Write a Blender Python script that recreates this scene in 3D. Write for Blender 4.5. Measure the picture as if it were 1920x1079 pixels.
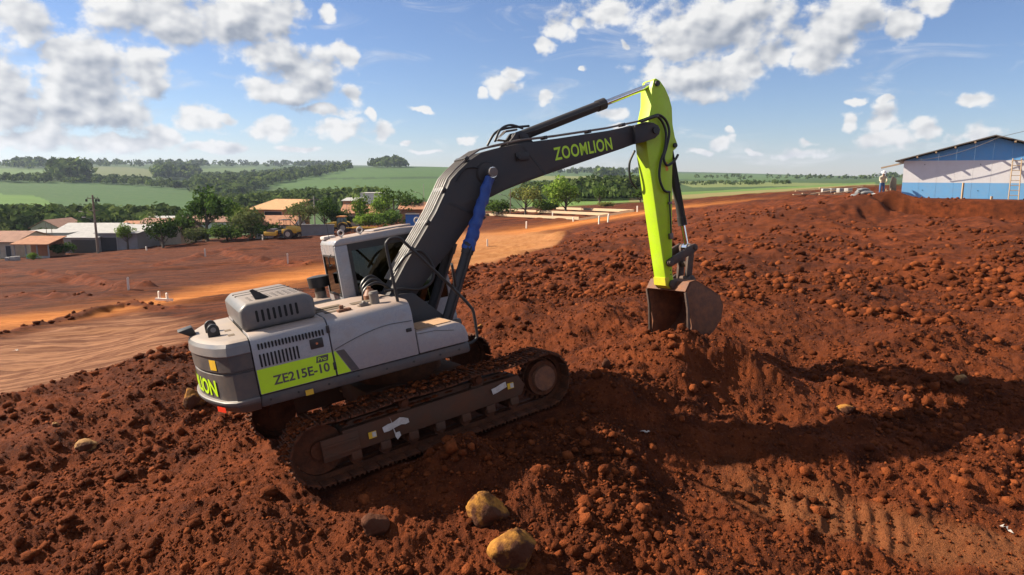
import bpy, bmesh, math, random
import numpy as np
from mathutils import Matrix, Vector

# ------------------------------------------------------------------ clean
for o in list(bpy.data.objects):
    bpy.data.objects.remove(o)
scene = bpy.context.scene
COL = scene.collection
RAD = math.radians
rng = np.random.default_rng(7)
random.seed(7)

# ------------------------------------------------------------------ camera
CAMZ = 4.0                       # metres above the ground the digger stands on
FPX, IW, IH = 1280.0, 1920.0, 1079.0
PITCH = RAD(9.5)
cd = bpy.data.cameras.new('camera')
cam = bpy.data.objects.new('camera', cd)
COL.objects.link(cam)
cam.location = (0, 0, CAMZ)
cam.rotation_euler = (RAD(90) - PITCH, 0, 0)
cd.sensor_width = 36.0
cd.lens = 36.0 * FPX / IW
cd.clip_start = 0.1
cd.clip_end = 30000
scene.camera = cam

# ------------------------------------------------------------------ light
SUN_EL = RAD(35)
SUN_AZ = RAD(-75)                # from +Y (view axis), negative = left
sun_dir = Vector((math.sin(SUN_AZ) * math.cos(SUN_EL), math.cos(SUN_AZ) * math.cos(SUN_EL), math.sin(SUN_EL)))
sl = bpy.data.lights.new('sun', 'SUN')
sl.energy = 5.0
sl.angle = RAD(0.55)
sl.color = (1.0, 0.88, 0.71)
so = bpy.data.objects.new('sun', sl)
COL.objects.link(so)
so.rotation_euler = (-sun_dir).to_track_quat('-Z', 'Y').to_euler()
vs = scene.view_settings
vs.view_transform = 'Standard'
vs.look = 'None'
vs.gamma = 1.0
vs.use_curve_mapping = False
vs.exposure = 1.08

FWD = np.array([0, math.cos(PITCH), -math.sin(PITCH)])
UPV = np.array([0, math.sin(PITCH), math.cos(PITCH)])
def ray(u, v):
    return FWD + np.array([1., 0, 0]) * (u - IW / 2) / FPX - UPV * (v - IH / 2) / FPX
def azel(u, v):
    d = ray(u, v)
    return math.atan2(d[0], d[1]), math.atan2(d[2], math.hypot(d[0], d[1]))
def at_z(u, v, zrel):            # photo point -> world point at a height relative to the camera
    d = ray(u, v); t = zrel / d[2]
    return np.array([d[0] * t, d[1] * t, zrel + CAMZ])
def at_d(u, v, dist):            # photo point -> world point at a ground distance
    d = ray(u, v); t = dist / math.hypot(d[0], d[1])
    return np.array([d[0] * t, d[1] * t, d[2] * t + CAMZ])

# ------------------------------------------------------------------ world: physical sky with a cumulus layer
world = bpy.data.worlds.new('World')
scene.world = world
world.use_nodes = True
wt = world.node_tree
wt.nodes.clear()
def N(tree, typ, **kw):
    n = tree.nodes.new(typ)
    for k, v in kw.items():
        setattr(n, k, v)
    return n
def math_node(tree, op, a, b=None, clamp=False):
    n = N(tree, 'ShaderNodeMath', operation=op, use_clamp=clamp)
    for i, x in enumerate((a, b)):
        if x is None: continue
        if isinstance(x, (int, float)): n.inputs[i].default_value = x
        else: tree.links.new(x, n.inputs[i])
    return n.outputs[0]
def vmath(tree, op, a, b=None):
    n = N(tree, 'ShaderNodeVectorMath', operation=op)
    for i, x in enumerate((a, b)):
        if x is None: continue
        if isinstance(x, (tuple, list)): n.inputs[i].default_value = x
        else: tree.links.new(x, n.inputs[i])
    return n.outputs['Value' if op in ('LENGTH', 'DOT_PRODUCT') else 'Vector']

# cumulus heaps: direction (photo point of the heap centre), half width, half height in photo pixels, weight
HEAPS = [(165,150,95,85,1.0),(120,205,80,45,1.0),(215,215,75,35,.95),(275,135,55,45,.85),(15,180,60,70,.95),(45,45,75,40,.8),(110,95,30,35,.8),
 (300,30,140,48,.95),(440,40,95,50,1.0),(520,30,50,60,.85),(500,100,60,32,.8),(575,135,80,40,1.0),(640,105,35,25,.8),(530,170,85,24,.9),(610,25,30,24,.6),
 (600,205,80,16,.7),(670,180,28,22,.75),(370,225,55,26,.85),(425,222,25,14,.6),(310,255,50,22,.8),(510,243,50,22,.85),(630,243,55,24,.85),(690,215,22,16,.6),(715,250,36,22,.75),
 (790,206,30,9,.65),(765,268,14,12,.5),(880,268,26,12,.55),(940,160,45,20,.8),(900,175,18,14,.55),(965,135,22,16,.7),(1018,182,28,17,.75),(1050,50,42,32,.8),(1020,85,22,22,.65),(1150,22,60,30,.85),(1090,45,40,18,.6),
 (1330,55,120,50,1.05),(1260,95,60,26,.9),(1420,20,80,35,.85),(1300,150,105,32,1.0),(1220,130,28,22,.8),(1400,125,60,28,.85),(1455,100,40,28,.85),(1540,70,70,48,1.0),(1610,25,70,36,.95),(1510,115,40,22,.7),(1690,45,40,40,.75),(1740,12,50,20,.75),
 (1172,84,18,14,.65),(1100,128,20,10,.45),(1150,215,60,22,.6),(1180,240,60,16,.5),(1600,192,32,10,.6),(1660,190,30,14,.5),(1830,187,36,14,.75),
 (1590,228,26,18,.8),(1660,222,32,26,.9),(1655,260,55,22,.85),(1735,240,40,20,.85),(1830,252,55,18,.85),(1350,270,28,18,.75),(1365,248,12,12,.6),(1315,285,40,10,.6),(1510,268,24,12,.65),(1500,288,60,12,.7),(1420,288,40,9,.5),
 (60,262,120,22,.75),(220,270,130,20,.75),(400,280,110,14,.6),(560,280,90,12,.5),(800,285,60,10,.45)]
grp = bpy.data.node_groups.new('cumulus_field', 'ShaderNodeTree')
grp.interface.new_socket('P', in_out='INPUT', socket_type='NodeSocketVector')
grp.interface.new_socket('F', in_out='OUTPUT', socket_type='NodeSocketFloat')
grp.interface.new_socket('S', in_out='OUTPUT', socket_type='NodeSocketFloat')
gi = N(grp, 'NodeGroupInput'); go = N(grp, 'NodeGroupOutput')
P = gi.outputs[0]
wn = N(grp, 'ShaderNodeTexNoise', noise_dimensions='2D'); wn.inputs['Scale'].default_value = 22; wn.inputs['Detail'].default_value = 3
grp.links.new(P, wn.inputs['Vector'])
wv = vmath(grp, 'MULTIPLY', vmath(grp, 'SUBTRACT', wn.outputs['Color'], (.5, .5, .5)), (.038, .024, 0))
Pw = vmath(grp, 'ADD', P, wv)
def heap_min(tree, vec, heaps):
    best = None
    for (hx, hy, hw, hh, hs) in heaps:
        a, e = azel(hx, hy); k = math.cos(a) ** 2
        su, sv = FPX / (hw * 1.06 * hs) / k, FPX / (hh * 1.12 * hs)
        q = N(tree, 'ShaderNodeVectorMath', operation='MULTIPLY_ADD'); tree.links.new(vec, q.inputs[0]); q.inputs[1].default_value = (su, sv, 0); q.inputs[2].default_value = (-a * su, -e * sv, 0)
        l = vmath(tree, 'LENGTH', q.outputs[0])
        best = l if best is None else math_node(tree, 'MINIMUM', best, l)
    return best
acc = math_node(grp, 'SUBTRACT', 1.0, heap_min(grp, Pw, HEAPS))
# the same kind of sky goes on all round: broken heaps from noise outside the pictured sector
gn = N(grp, 'ShaderNodeTexNoise', noise_dimensions='2D'); gn.inputs['Scale'].default_value = 5.5; gn.inputs['Detail'].default_value = 2
grp.links.new(P, gn.inputs['Vector'])
gen = math_node(grp, 'MULTIPLY', math_node(grp, 'SUBTRACT', gn.outputs['Fac'], .53), 5.0)
sx = N(grp, 'ShaderNodeSeparateXYZ'); grp.links.new(P, sx.inputs[0])
out_u = math_node(grp, 'MULTIPLY', math_node(grp, 'SUBTRACT', math_node(grp, 'ABSOLUTE', sx.outputs[0]), .72), 8.0)
out_v = math_node(grp, 'MULTIPLY', math_node(grp, 'SUBTRACT', sx.outputs[1], .27), 8.0)
outm = math_node(grp, 'MINIMUM', math_node(grp, 'MAXIMUM', out_u, out_v), 0.0)
acc = math_node(grp, 'MAXIMUM', acc, math_node(grp, 'ADD', gen, math_node(grp, 'MULTIPLY', outm, 3.0)))
acc = math_node(grp, 'MAXIMUM', acc, -1.2)
fn = N(grp, 'ShaderNodeTexNoise', noise_dimensions='2D'); fn.inputs['Scale'].default_value = 24; fn.inputs['Detail'].default_value = 8; fn.inputs['Roughness'].default_value = .61
grp.links.new(vmath(grp, 'MULTIPLY', P, (1, 1.35, 1)), fn.inputs['Vector'])
F = math_node(grp, 'ADD', acc, math_node(grp, 'MULTIPLY', math_node(grp, 'SUBTRACT', fn.outputs['Fac'], .44), 1.7))
grp.links.new(F, go.inputs[0])
# how much sunward bulk shades a point: big heaps and puffs, sampled a little towards the sun
big = [h for h in HEAPS if h[2] * h[3] > 1900]
off = vmath(grp, 'ADD', Pw, (-.016, .020, 0))
sh0 = math_node(grp, 'SUBTRACT', 1.0, heap_min(grp, off, big))
f2 = N(grp, 'ShaderNodeTexNoise', noise_dimensions='2D'); f2.inputs['Scale'].default_value = 24; f2.inputs['Detail'].default_value = 2.5; f2.inputs['Roughness'].default_value = .5
f3 = N(grp, 'ShaderNodeTexNoise', noise_dimensions='2D'); f3.inputs['Scale'].default_value = 24; f3.inputs['Detail'].default_value = 2.5; f3.inputs['Roughness'].default_value = .5
grp.links.new(vmath(grp, 'MULTIPLY', P, (1, 1.35, 1)), f3.inputs['Vector'])
grp.links.new(vmath(grp, 'MULTIPLY', vmath(grp, 'ADD', P, (-.007, .009, 0)), (1, 1.35, 1)), f2.inputs['Vector'])
sh1 = math_node(grp, 'SUBTRACT', f3.outputs['Fac'], f2.outputs['Fac'])
shade = math_node(grp, 'SUBTRACT', math_node(grp, 'MULTIPLY', sh1, 1.7), math_node(grp, 'MULTIPLY', math_node(grp, 'MAXIMUM', sh0, -.1), .62))
grp.links.new(shade, go.inputs[1])

tc = N(wt, 'ShaderNodeTexCoord')
sep = N(wt, 'ShaderNodeSeparateXYZ'); wt.links.new(tc.outputs['Generated'], sep.inputs[0])
uu = math_node(wt, 'ARCTAN2', sep.outputs[0], sep.outputs[1])
vv = math_node(wt, 'ARCSINE', sep.outputs[2])
cmb = N(wt, 'ShaderNodeCombineXYZ'); wt.links.new(uu, cmb.inputs[0]); wt.links.new(vv, cmb.inputs[1])
cg = N(wt, 'ShaderNodeGroup'); cg.node_tree = grp
wt.links.new(cmb.outputs[0], cg.inputs[0])
F0 = cg.outputs[0]
mr = N(wt, 'ShaderNodeMapRange', interpolation_type='SMOOTHSTEP')
mr.inputs['From Min'].default_value = -.04; mr.inputs['From Max'].default_value = .50
wt.links.new(F0, mr.inputs[0])
ci = N(wt, 'ShaderNodeTexNoise', noise_dimensions='2D'); ci.inputs['Scale'].default_value = 1.0; ci.inputs['Detail'].default_value = 5; ci.inputs['Roughness'].default_value = .6; ci.inputs['Distortion'].default_value = .6
cm = N(wt, 'ShaderNodeMapping'); cm.inputs['Rotation'].default_value = (0, 0, RAD(14)); cm.inputs['Scale'].default_value = (7, 26, 1); wt.links.new(cmb.outputs[0], cm.inputs[0]); wt.links.new(cm.outputs[0], ci.inputs['Vector'])
cr = N(wt, 'ShaderNodeMapRange', interpolation_type='SMOOTHSTEP'); cr.inputs['From Min'].default_value = .54; cr.inputs['From Max'].default_value = .82; cr.inputs['To Max'].default_value = .5; wt.links.new(ci.outputs['Fac'], cr.inputs[0])
alpha = math_node(wt, 'MAXIMUM', math_node(wt, 'MULTIPLY', mr.outputs[0], .96), cr.outputs[0])
lit = math_node(wt, 'ADD', .80, cg.outputs[1], clamp=True)
ramp = N(wt, 'ShaderNodeValToRGB')
ramp.color_ramp.elements[0].position = .05; ramp.color_ramp.elements[0].color = (.36, .40, .47, 1)
ramp.color_ramp.elements[1].position = .95; ramp.color_ramp.elements[1].color = (.98, .97, .95, 1)
wt.links.new(lit, ramp.inputs[0])
sky = N(wt, 'ShaderNodeTexSky', sky_type='NISHITA')
sky.sun_disc = False
sky.sun_elevation = SUN_EL
sky.sun_rotation = SUN_AZ
sky.altitude = 600; sky.air_density = 1.0; sky.dust_density = .15; sky.ozone_density = 2.5
world.cycles.sampling_method = 'MANUAL'; world.cycles.sample_map_resolution = 512
bg1 = N(wt, 'ShaderNodeBackground'); bg1.inputs[1].default_value = .05
tint = N(wt, 'ShaderNodeMix', data_type='RGBA', blend_type='MULTIPLY'); tint.inputs['Factor'].default_value = 1.0; tint.inputs['B'].default_value = (.88, .94, 1.14, 1)
wt.links.new(sky.outputs[0], tint.inputs['A']); wt.links.new(tint.outputs['Result'], bg1.inputs[0])
bg2 = N(wt, 'ShaderNodeBackground'); bg2.inputs[1].default_value = .45
wt.links.new(ramp.outputs[0], bg2.inputs[0])
mix = N(wt, 'ShaderNodeMixShader')
wt.links.new(alpha, mix.inputs[0]); wt.links.new(bg1.outputs[0], mix.inputs[1]); wt.links.new(bg2.outputs[0], mix.inputs[2])
wo = N(wt, 'ShaderNodeOutputWorld'); wt.links.new(mix.outputs[0], wo.inputs[0])

# ------------------------------------------------------------------ helpers
def tag(o, label=None, cat=None, group=None, kind=None):
    if label: o['label'] = label
    if cat: o['category'] = cat
    if group: o['group'] = group
    if kind: o['kind'] = kind
    return o
def empty(name, loc=(0, 0, 0), rz=0.0):
    o = bpy.data.objects.new(name, None)
    o.empty_display_size = .3
    COL.objects.link(o); o.location = loc; o.rotation_euler = (0, 0, rz)
    return o
class MB:
    """collects shapes for one mesh"""
    def __init__(s): s.v = []; s.f = []
    def add(s, verts, faces):
        b = len(s.v); s.v += [tuple(map(float, p)) for p in verts]; s.f += [tuple(b + i for i in f) for f in faces]; return s
    def box(s, c, d, rot=None):
        h = [x / 2 for x in d]
        P = [Vector((sx * h[0], sy * h[1], sz * h[2])) for sz in (-1, 1) for sx, sy in ((-1, -1), (1, -1), (1, 1), (-1, 1))]
        if rot is not None: P = [rot @ p for p in P]
        return s.add([p + Vector(c) for p in P], [(3, 2, 1, 0), (4, 5, 6, 7), (0, 1, 5, 4), (1, 2, 6, 5), (2, 3, 7, 6), (3, 0, 4, 7)])
    def bx(s, x0, x1, y0, y1, z0, z1): return s.box(((x0 + x1) / 2, (y0 + y1) / 2, (z0 + z1) / 2), (abs(x1 - x0), abs(y1 - y0), abs(z1 - z0)))
    def prism(s, prof, a0, a1, axis='y'):
        """profile (two coordinates) pushed along axis"""
        area = sum(prof[i][0] * prof[(i + 1) % len(prof)][1] - prof[(i + 1) % len(prof)][0] * prof[i][1] for i in range(len(prof)))
        if area < 0: prof = prof[::-1]
        n = len(prof)
        mk = {'y': lambda p, a: (p[0], a, p[1]), 'x': lambda p, a: (a, p[0], p[1]), 'z': lambda p, a: (p[0], p[1], a)}[axis]
        V = [mk(p, a0) for p in prof] + [mk(p, a1) for p in prof]
        F = [tuple(range(n)), tuple(range(2 * n - 1, n - 1, -1))] + [(i + n, (i + 1) % n + n, (i + 1) % n, i) for i in range(n)]
        if axis != 'y': F = [f[::-1] for f in F]
        return s.add(V, F)
    def cyl(s, p0, p1, r0, r1=None, n=16, caps=True):
        r1 = r0 if r1 is None else r1
        p0 = Vector(p0); p1 = Vector(p1); d = (p1 - p0).normalized()
        a = d.orthogonal().normalized(); b = d.cross(a)
        V = []
        for p, r in ((p0, r0), (p1, r1)):
            V += [p + a * (r * math.cos(2 * math.pi * i / n)) + b * (r * math.sin(2 * math.pi * i / n)) for i in range(n)]
        F = [(i, (i + 1) % n, (i + 1) % n + n, i + n) for i in range(n)]
        if caps: F += [tuple(range(n - 1, -1, -1)), tuple(range(n, 2 * n))]
        return s.add(V, F)
    def tube(s, pts, r, n=8, caps=True):
        pts = [Vector(p) for p in pts]; V = []; F = []
        rr = r if isinstance(r, (list, tuple)) else [r] * len(pts)
        prev = None
        for i, p in enumerate(pts):
            d = (pts[min(i + 1, len(pts) - 1)] - pts[max(i - 1, 0)]).normalized()
            if prev is None: a = d.orthogonal().normalized()
            else:
                a = prev - d * prev.dot(d)
                a = a.normalized() if a.length > 1e-6 else d.orthogonal().normalized()
            prev = a; b = d.cross(a)
            V += [p + a * (rr[i] * math.cos(2 * math.pi * k / n)) + b * (rr[i] * math.sin(2 * math.pi * k / n)) for k in range(n)]
        for i in range(len(pts) - 1):
            F += [(i * n + k, i * n + (k + 1) % n, (i + 1) * n + (k + 1) % n, (i + 1) * n + k) for k in range(n)]
        if caps: F += [tuple(range(n - 1, -1, -1)), tuple(range((len(pts) - 1) * n, len(pts) * n))]
        return s.add(V, F)
    def loft(s, rings, cap=True):
        n = len(rings[0]); V = [p for r in rings for p in r]; F = []
        for i in range(len(rings) - 1):
            F += [(i * n + k, i * n + (k + 1) % n, (i + 1) * n + (k + 1) % n, (i + 1) * n + k) for k in range(n)]
        if cap: F += [tuple(range(n - 1, -1, -1)), tuple(range((len(rings) - 1) * n, len(rings) * n))]
        return s.add(V, F)
    def xform(s, M):
        s.v = [tuple(M @ Vector(p)) for p in s.v]; return s
    def mesh(s, name, bevel=0.0, seg=2, smooth=True, ang=.6):
        me = bpy.data.meshes.new(name)
        me.from_pydata(s.v, [], s.f)
        if bevel > 0:
            bm = bmesh.new(); bm.from_mesh(me)
            bmesh.ops.remove_doubles(bm, verts=bm.verts, dist=1e-5)
            ed = [e for e in bm.edges if len(e.link_faces) == 2 and e.calc_face_angle(0) > .5]
            bmesh.ops.bevel(bm, geom=ed, offset=bevel, offset_type='OFFSET', segments=seg, profile=.5, affect='EDGES', clamp_overlap=True)
            bm.to_mesh(me); bm.free()
        if smooth:
            me.shade_smooth(); me.set_sharp_from_angle(angle=ang)
        return me
    def build(s, name, mat, parent=None, bevel=0.0, seg=2, smooth=True, ang=.6):
        me = s.mesh(name, bevel, seg, smooth, ang)
        me.materials.append(mat)
        return link(name, me, parent)
def link(name, me, parent=None):
    o = bpy.data.objects.new(name, me); COL.objects.link(o)
    if parent is not None: o.parent = parent
    return o
def copy_tree(o, parent=None):
    c = o.copy(); COL.objects.link(c); c.parent = parent
    for ch in o.children: copy_tree(ch, c)
    return c
def rot_to(d, up=(0, 0, 1)):
    return Vector(d).to_track_quat('X', 'Z').to_matrix()

# text as flat mesh letters; returns vertices (x right, y up) and faces
def text_mesh(txt, height, bold=.0, shear=0.0, spacing=1.0, xs=1.0):
    cu = bpy.data.curves.new('letters', 'FONT'); cu.body = txt; cu.size = 1; cu.offset = bold; cu.shear = shear; cu.space_character = spacing
    cu.resolution_u = 4
    ob = bpy.data.objects.new('letters', cu); COL.objects.link(ob)
    dg = bpy.context.evaluated_depsgraph_get()
    me = bpy.data.meshes.new_from_object(ob.evaluated_get(dg))
    v = np.array([p.co[:] for p in me.vertices]); f = [tuple(p.vertices) for p in me.polygons]
    bpy.data.objects.remove(ob); bpy.data.curves.remove(cu); bpy.data.meshes.remove(me)
    s = height / .70
    v[:, 0] -= v[:, 0].min()
    return v[:, 0] * s * xs, v[:, 1] * s, f

# ------------------------------------------------------------------ materials
def new_mat(name):
    m = bpy.data.materials.new(name); m.use_nodes = True
    nt = m.node_tree; nt.nodes.clear()
    b = N(nt, 'ShaderNodeBsdfPrincipled'); o = N(nt, 'ShaderNodeOutputMaterial')
    nt.links.new(b.outputs[0], o.inputs[0])
    return m, nt, b
def c4(c): return (c[0], c[1], c[2], 1)
def paint(name, col, rough=.4, metal=0.0, dust=0.0, dustcol=(.30, .17, .09), scale=3.0, var=.12, bump=0.0, spec=.5, top=0.0):
    """painted or plain surface with uneven tone, and dust lying in patches (more on faces that look up when top > 0)"""
    m, nt, b = new_mat(name)
    tcx = N(nt, 'ShaderNodeTexCoord')
    n1 = N(nt, 'ShaderNodeTexNoise'); n1.inputs['Scale'].default_value = scale; n1.inputs['Detail'].default_value = 6; n1.inputs['Roughness'].default_value = .65
    nt.links.new(tcx.outputs['Object'], n1.inputs['Vector'])
    mx = N(nt, 'ShaderNodeMix', data_type='RGBA')
    mx.inputs['A'].default_value = c4([x * (1 - var) for x in col]); mx.inputs['B'].default_value = c4([min(1, x * (1 + var)) for x in col])
    nt.links.new(n1.outputs['Fac'], mx.inputs['Factor'])
    out = mx.outputs['Result']
    if dust > 0 or top > 0:
        n2 = N(nt, 'ShaderNodeTexNoise'); n2.inputs['Scale'].default_value = scale * 1.7; n2.inputs['Detail'].default_value = 8; n2.inputs['Roughness'].default_value = .7
        nt.links.new(tcx.outputs['Object'], n2.inputs['Vector'])
        r = N(nt, 'ShaderNodeMapRange'); r.inputs['From Min'].default_value = .42; r.inputs['From Max'].default_value = .72
        nt.links.new(n2.outputs['Fac'], r.inputs[0])
        fac = math_node(nt, 'MULTIPLY', r.outputs[0], dust)
        if top > 0:
            ge = N(nt, 'ShaderNodeNewGeometry'); sp = N(nt, 'ShaderNodeSeparateXYZ'); nt.links.new(ge.outputs['Normal'], sp.inputs[0])
            r3 = N(nt, 'ShaderNodeMapRange'); r3.inputs['From Min'].default_value = .6; r3.inputs['From Max'].default_value = .95
            nt.links.new(sp.outputs[2], r3.inputs[0])
            tt = math_node(nt, 'MULTIPLY', r3.outputs[0], math_node(nt, 'MULTIPLY', math_node(nt, 'ADD', n2.outputs['Fac'], .35), top))
            fac = math_node(nt, 'MAXIMUM', fac, tt, clamp=True)
        m2 = N(nt, 'ShaderNodeMix', data_type='RGBA'); m2.inputs['B'].default_value = c4(dustcol)
        nt.links.new(fac, m2.inputs['Factor']); nt.links.new(out, m2.inputs['A']); out = m2.outputs['Result']
        rr = N(nt, 'ShaderNodeMapRange'); rr.inputs['To Min'].default_value = rough; rr.inputs['To Max'].default_value = .9
        nt.links.new(fac, rr.inputs[0]); nt.links.new(rr.outputs[0], b.inputs['Roughness'])
    else:
        b.inputs['Roughness'].default_value = rough
    nt.links.new(out, b.inputs['Base Color'])
    b.inputs['Metallic'].default_value = metal
    b.inputs['Specular IOR Level'].default_value = spec
    if bump > 0:
        bp = N(nt, 'ShaderNodeBump'); bp.inputs['Strength'].default_value = bump; bp.inputs['Distance'].default_value = .02
        n3 = N(nt, 'ShaderNodeTexNoise'); n3.inputs['Scale'].default_value = scale * 8; n3.inputs['Detail'].default_value = 6
        nt.links.new(tcx.outputs['Object'], n3.inputs['Vector']); nt.links.new(n3.outputs['Fac'], bp.inputs['Height'])
        nt.links.new(bp.outputs[0], b.inputs['Normal'])
    return m
M = {}
M['panel'] = paint('light_grey_paint', (.305, .303, .318), .22, dust=.34, dustcol=(.30, .19, .12), top=.8, scale=3.0, var=.07)
M['cap'] = paint('mid_grey_paint', (.150, .148, .155), .28, dust=.22, dustcol=(.42, .31, .22), top=.6, scale=2, var=.06)
M['hood'] = paint('hood_grey_paint', (.105, .105, .109), .38, dust=.25, dustcol=(.36, .26, .18), top=.45, scale=2, var=.08)
M['cwdark'] = paint('charcoal_paint', (.062, .060, .062), .42, dust=.4, dustcol=(.22, .14, .09), scale=2, var=.1)
M['boom'] = paint('boom_charcoal_paint', (.042, .041, .043), .52, spec=.3, dust=.35, dustcol=(.12, .075, .05), scale=1.3, var=.15)
M['lime'] = paint('lime_paint', (.40, .62, .012), .38, dust=.38, dustcol=(.36, .36, .06), scale=3.2, var=.08)
M['limed'] = paint('lime_decal', (.50, .78, .014), .35, dust=.12, dustcol=(.35, .4, .05), scale=3, var=.05)
M['dark'] = paint('black_plastic', (.018, .018, .019), .5, dust=.2, dustcol=(.12, .08, .05), scale=4)
M['slot'] = paint('vent_black', (.008, .008, .008), .8)
M['steel'] = paint('worn_steel', (.16, .14, .13), .45, metal=.6, dust=.4, dustcol=(.25, .14, .08), scale=5, bump=.2)
M['pipe'] = paint('hydraulic_pipe_grey', (.17, .15, .13), .4, dust=.35, dustcol=(.25, .17, .11), scale=5)
M['hose'] = paint('rubber_hose', (.014, .014, .015), .45, dust=.15, dustcol=(.1, .07, .05), scale=6)
M['chrome'] = paint('chromed_rod', (.75, .76, .78), .10, metal=1.0, var=.03)
M['mud'] = paint('muddy_steel', (.075, .028, .014), .9, spec=.2, dust=.9, dustcol=(.165, .052, .021), scale=4, var=.3, bump=.6)
M['frame'] = paint('muddy_track_frame', (.085, .042, .025), .75, spec=.25, dust=.95, dustcol=(.125, .045, .021), scale=2.2, var=.2, bump=.3)
M['bucket'] = paint('rusty_bucket_steel', (.115, .046, .023), .7, metal=.0, dust=.85, dustcol=(.27, .105, .043), scale=4.5, var=.25, bump=.4)
M['link'] = paint('linkage_steel', (.055, .040, .034), .55, metal=.2, dust=.5, dustcol=(.20, .10, .055), scale=4, bump=.3)
M['yellow'] = paint('yellow_sticker', (.72, .42, .012), .5, dust=.3, scale=9)
M['white'] = paint('white_sticker', (.55, .51, .47), .7, dust=.5, dustcol=(.3, .18, .11), scale=9)
M['red'] = paint('red_reflector', (.75, .05, .02), .25)
M['tarp'] = paint('blue_tarp', (.025, .075, .30), .5, scale=6, var=.25, bump=.8)
M['deckplate'] = paint('anti_slip_plate', (.10, .075, .05), .9, dust=.4, scale=6)
M['amber'] = paint('brown_bottle', (.23, .10, .05), .5)
def glass_mat(name, tint, dark):
    m = bpy.data.materials.new(name); m.use_nodes = True; nt = m.node_tree; nt.nodes.clear()
    tr = N(nt, 'ShaderNodeBsdfTransparent'); tr.inputs[0].default_value = c4(tint)
    gl = N(nt, 'ShaderNodeBsdfGlossy'); gl.inputs['Roughness'].default_value = .02; gl.inputs[0].default_value = (.9, .9, .9, 1)
    fr = N(nt, 'ShaderNodeFresnel'); fr.inputs[0].default_value = 1.5
    mxs = N(nt, 'ShaderNodeMixShader'); o = N(nt, 'ShaderNodeOutputMaterial')
    nt.links.new(fr.outputs[0], mxs.inputs[0]); nt.links.new(tr.outputs[0], mxs.inputs[1]); nt.links.new(gl.outputs[0], mxs.inputs[2]); nt.links.new(mxs.outputs[0], o.inputs[0])
    return m
M['glass'] = glass_mat('tinted_glass', (.26, .30, .17), .2)
# ------------------------------------------------------------------ the digger's pose (needed by the ground it stands on)
XR = np.array([[0.8734015, -0.4639107, -0.1481778], [0.4709537, 0.8820392, 0.0144709], [0.1239854, -0.0824238, 0.9888549]])
XT = np.array([-1.664538, 10.469418, -3.897635 + CAMZ])
SWING = RAD(3.88)
def m2w(p): return XR @ np.array(p, float) + XT

# ------------------------------------------------------------------ noise
def _hash(ix, iy, seed):
    h = (ix.astype(np.int64) * 374761393 + iy.astype(np.int64) * 668265263 + seed * 974634541) & 0xFFFFFFFF
    h = ((h ^ (h >> 13)) * 1274126177) & 0xFFFFFFFF
    h = (h ^ (h >> 16)) * 2246822519 & 0xFFFFFFFF
    return ((h ^ (h >> 15)) & 0xFFFFFF) / float(0xFFFFFF)
def vnoise(x, y, seed=0):
    ix = np.floor(x); iy = np.floor(y); fx = x - ix; fy = y - iy
    fx = fx * fx * fx * (fx * (fx * 6 - 15) + 10); fy = fy * fy * fy * (fy * (fy * 6 - 15) + 10)
    a = _hash(ix, iy, seed); b = _hash(ix + 1, iy, seed); c = _hash(ix, iy + 1, seed); d = _hash(ix + 1, iy + 1, seed)
    return (a + (b - a) * fx) * (1 - fy) + (c + (d - c) * fx) * fy - .5
def fbm(x, y, o=4, seed=0, gain=.5):
    s = np.zeros_like(x); a = 1.0
    for i in range(o):
        s += a * vnoise(x, y, seed + i * 17); a *= gain
        x, y = x * 1.92 * .8 - y * 1.92 * .6, x * 1.92 * .6 + y * 1.92 * .8
    return s
def lumps(x, y, seed=0, rmin=.15, rmax=.6, prob=1.0):
    """half-buried round lumps, one per cell: height of the highest one"""
    ix = np.floor(x); iy = np.floor(y); out = np.zeros_like(x)
    for dx in (-1, 0, 1):
        for dy in (-1, 0, 1):
            cx = ix + dx; cy = iy + dy
            px = cx + _hash(cx, cy, seed); py = cy + _hash(cx, cy, seed + 1)
            r = rmin + (rmax - rmin) * _hash(cx, cy, seed + 2) ** 2.2
            on = _hash(cx, cy, seed + 3) < prob
            d2 = (x - px) ** 2 + (y - py) ** 2
            out = np.maximum(out, np.where(on, np.sqrt(np.maximum(r * r - d2, 0)), 0))
    return out
def sstep(a, b, x):
    t = np.clip((x - a) / (b - a), 0, 1); return t * t * (3 - 2 * t)

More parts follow.
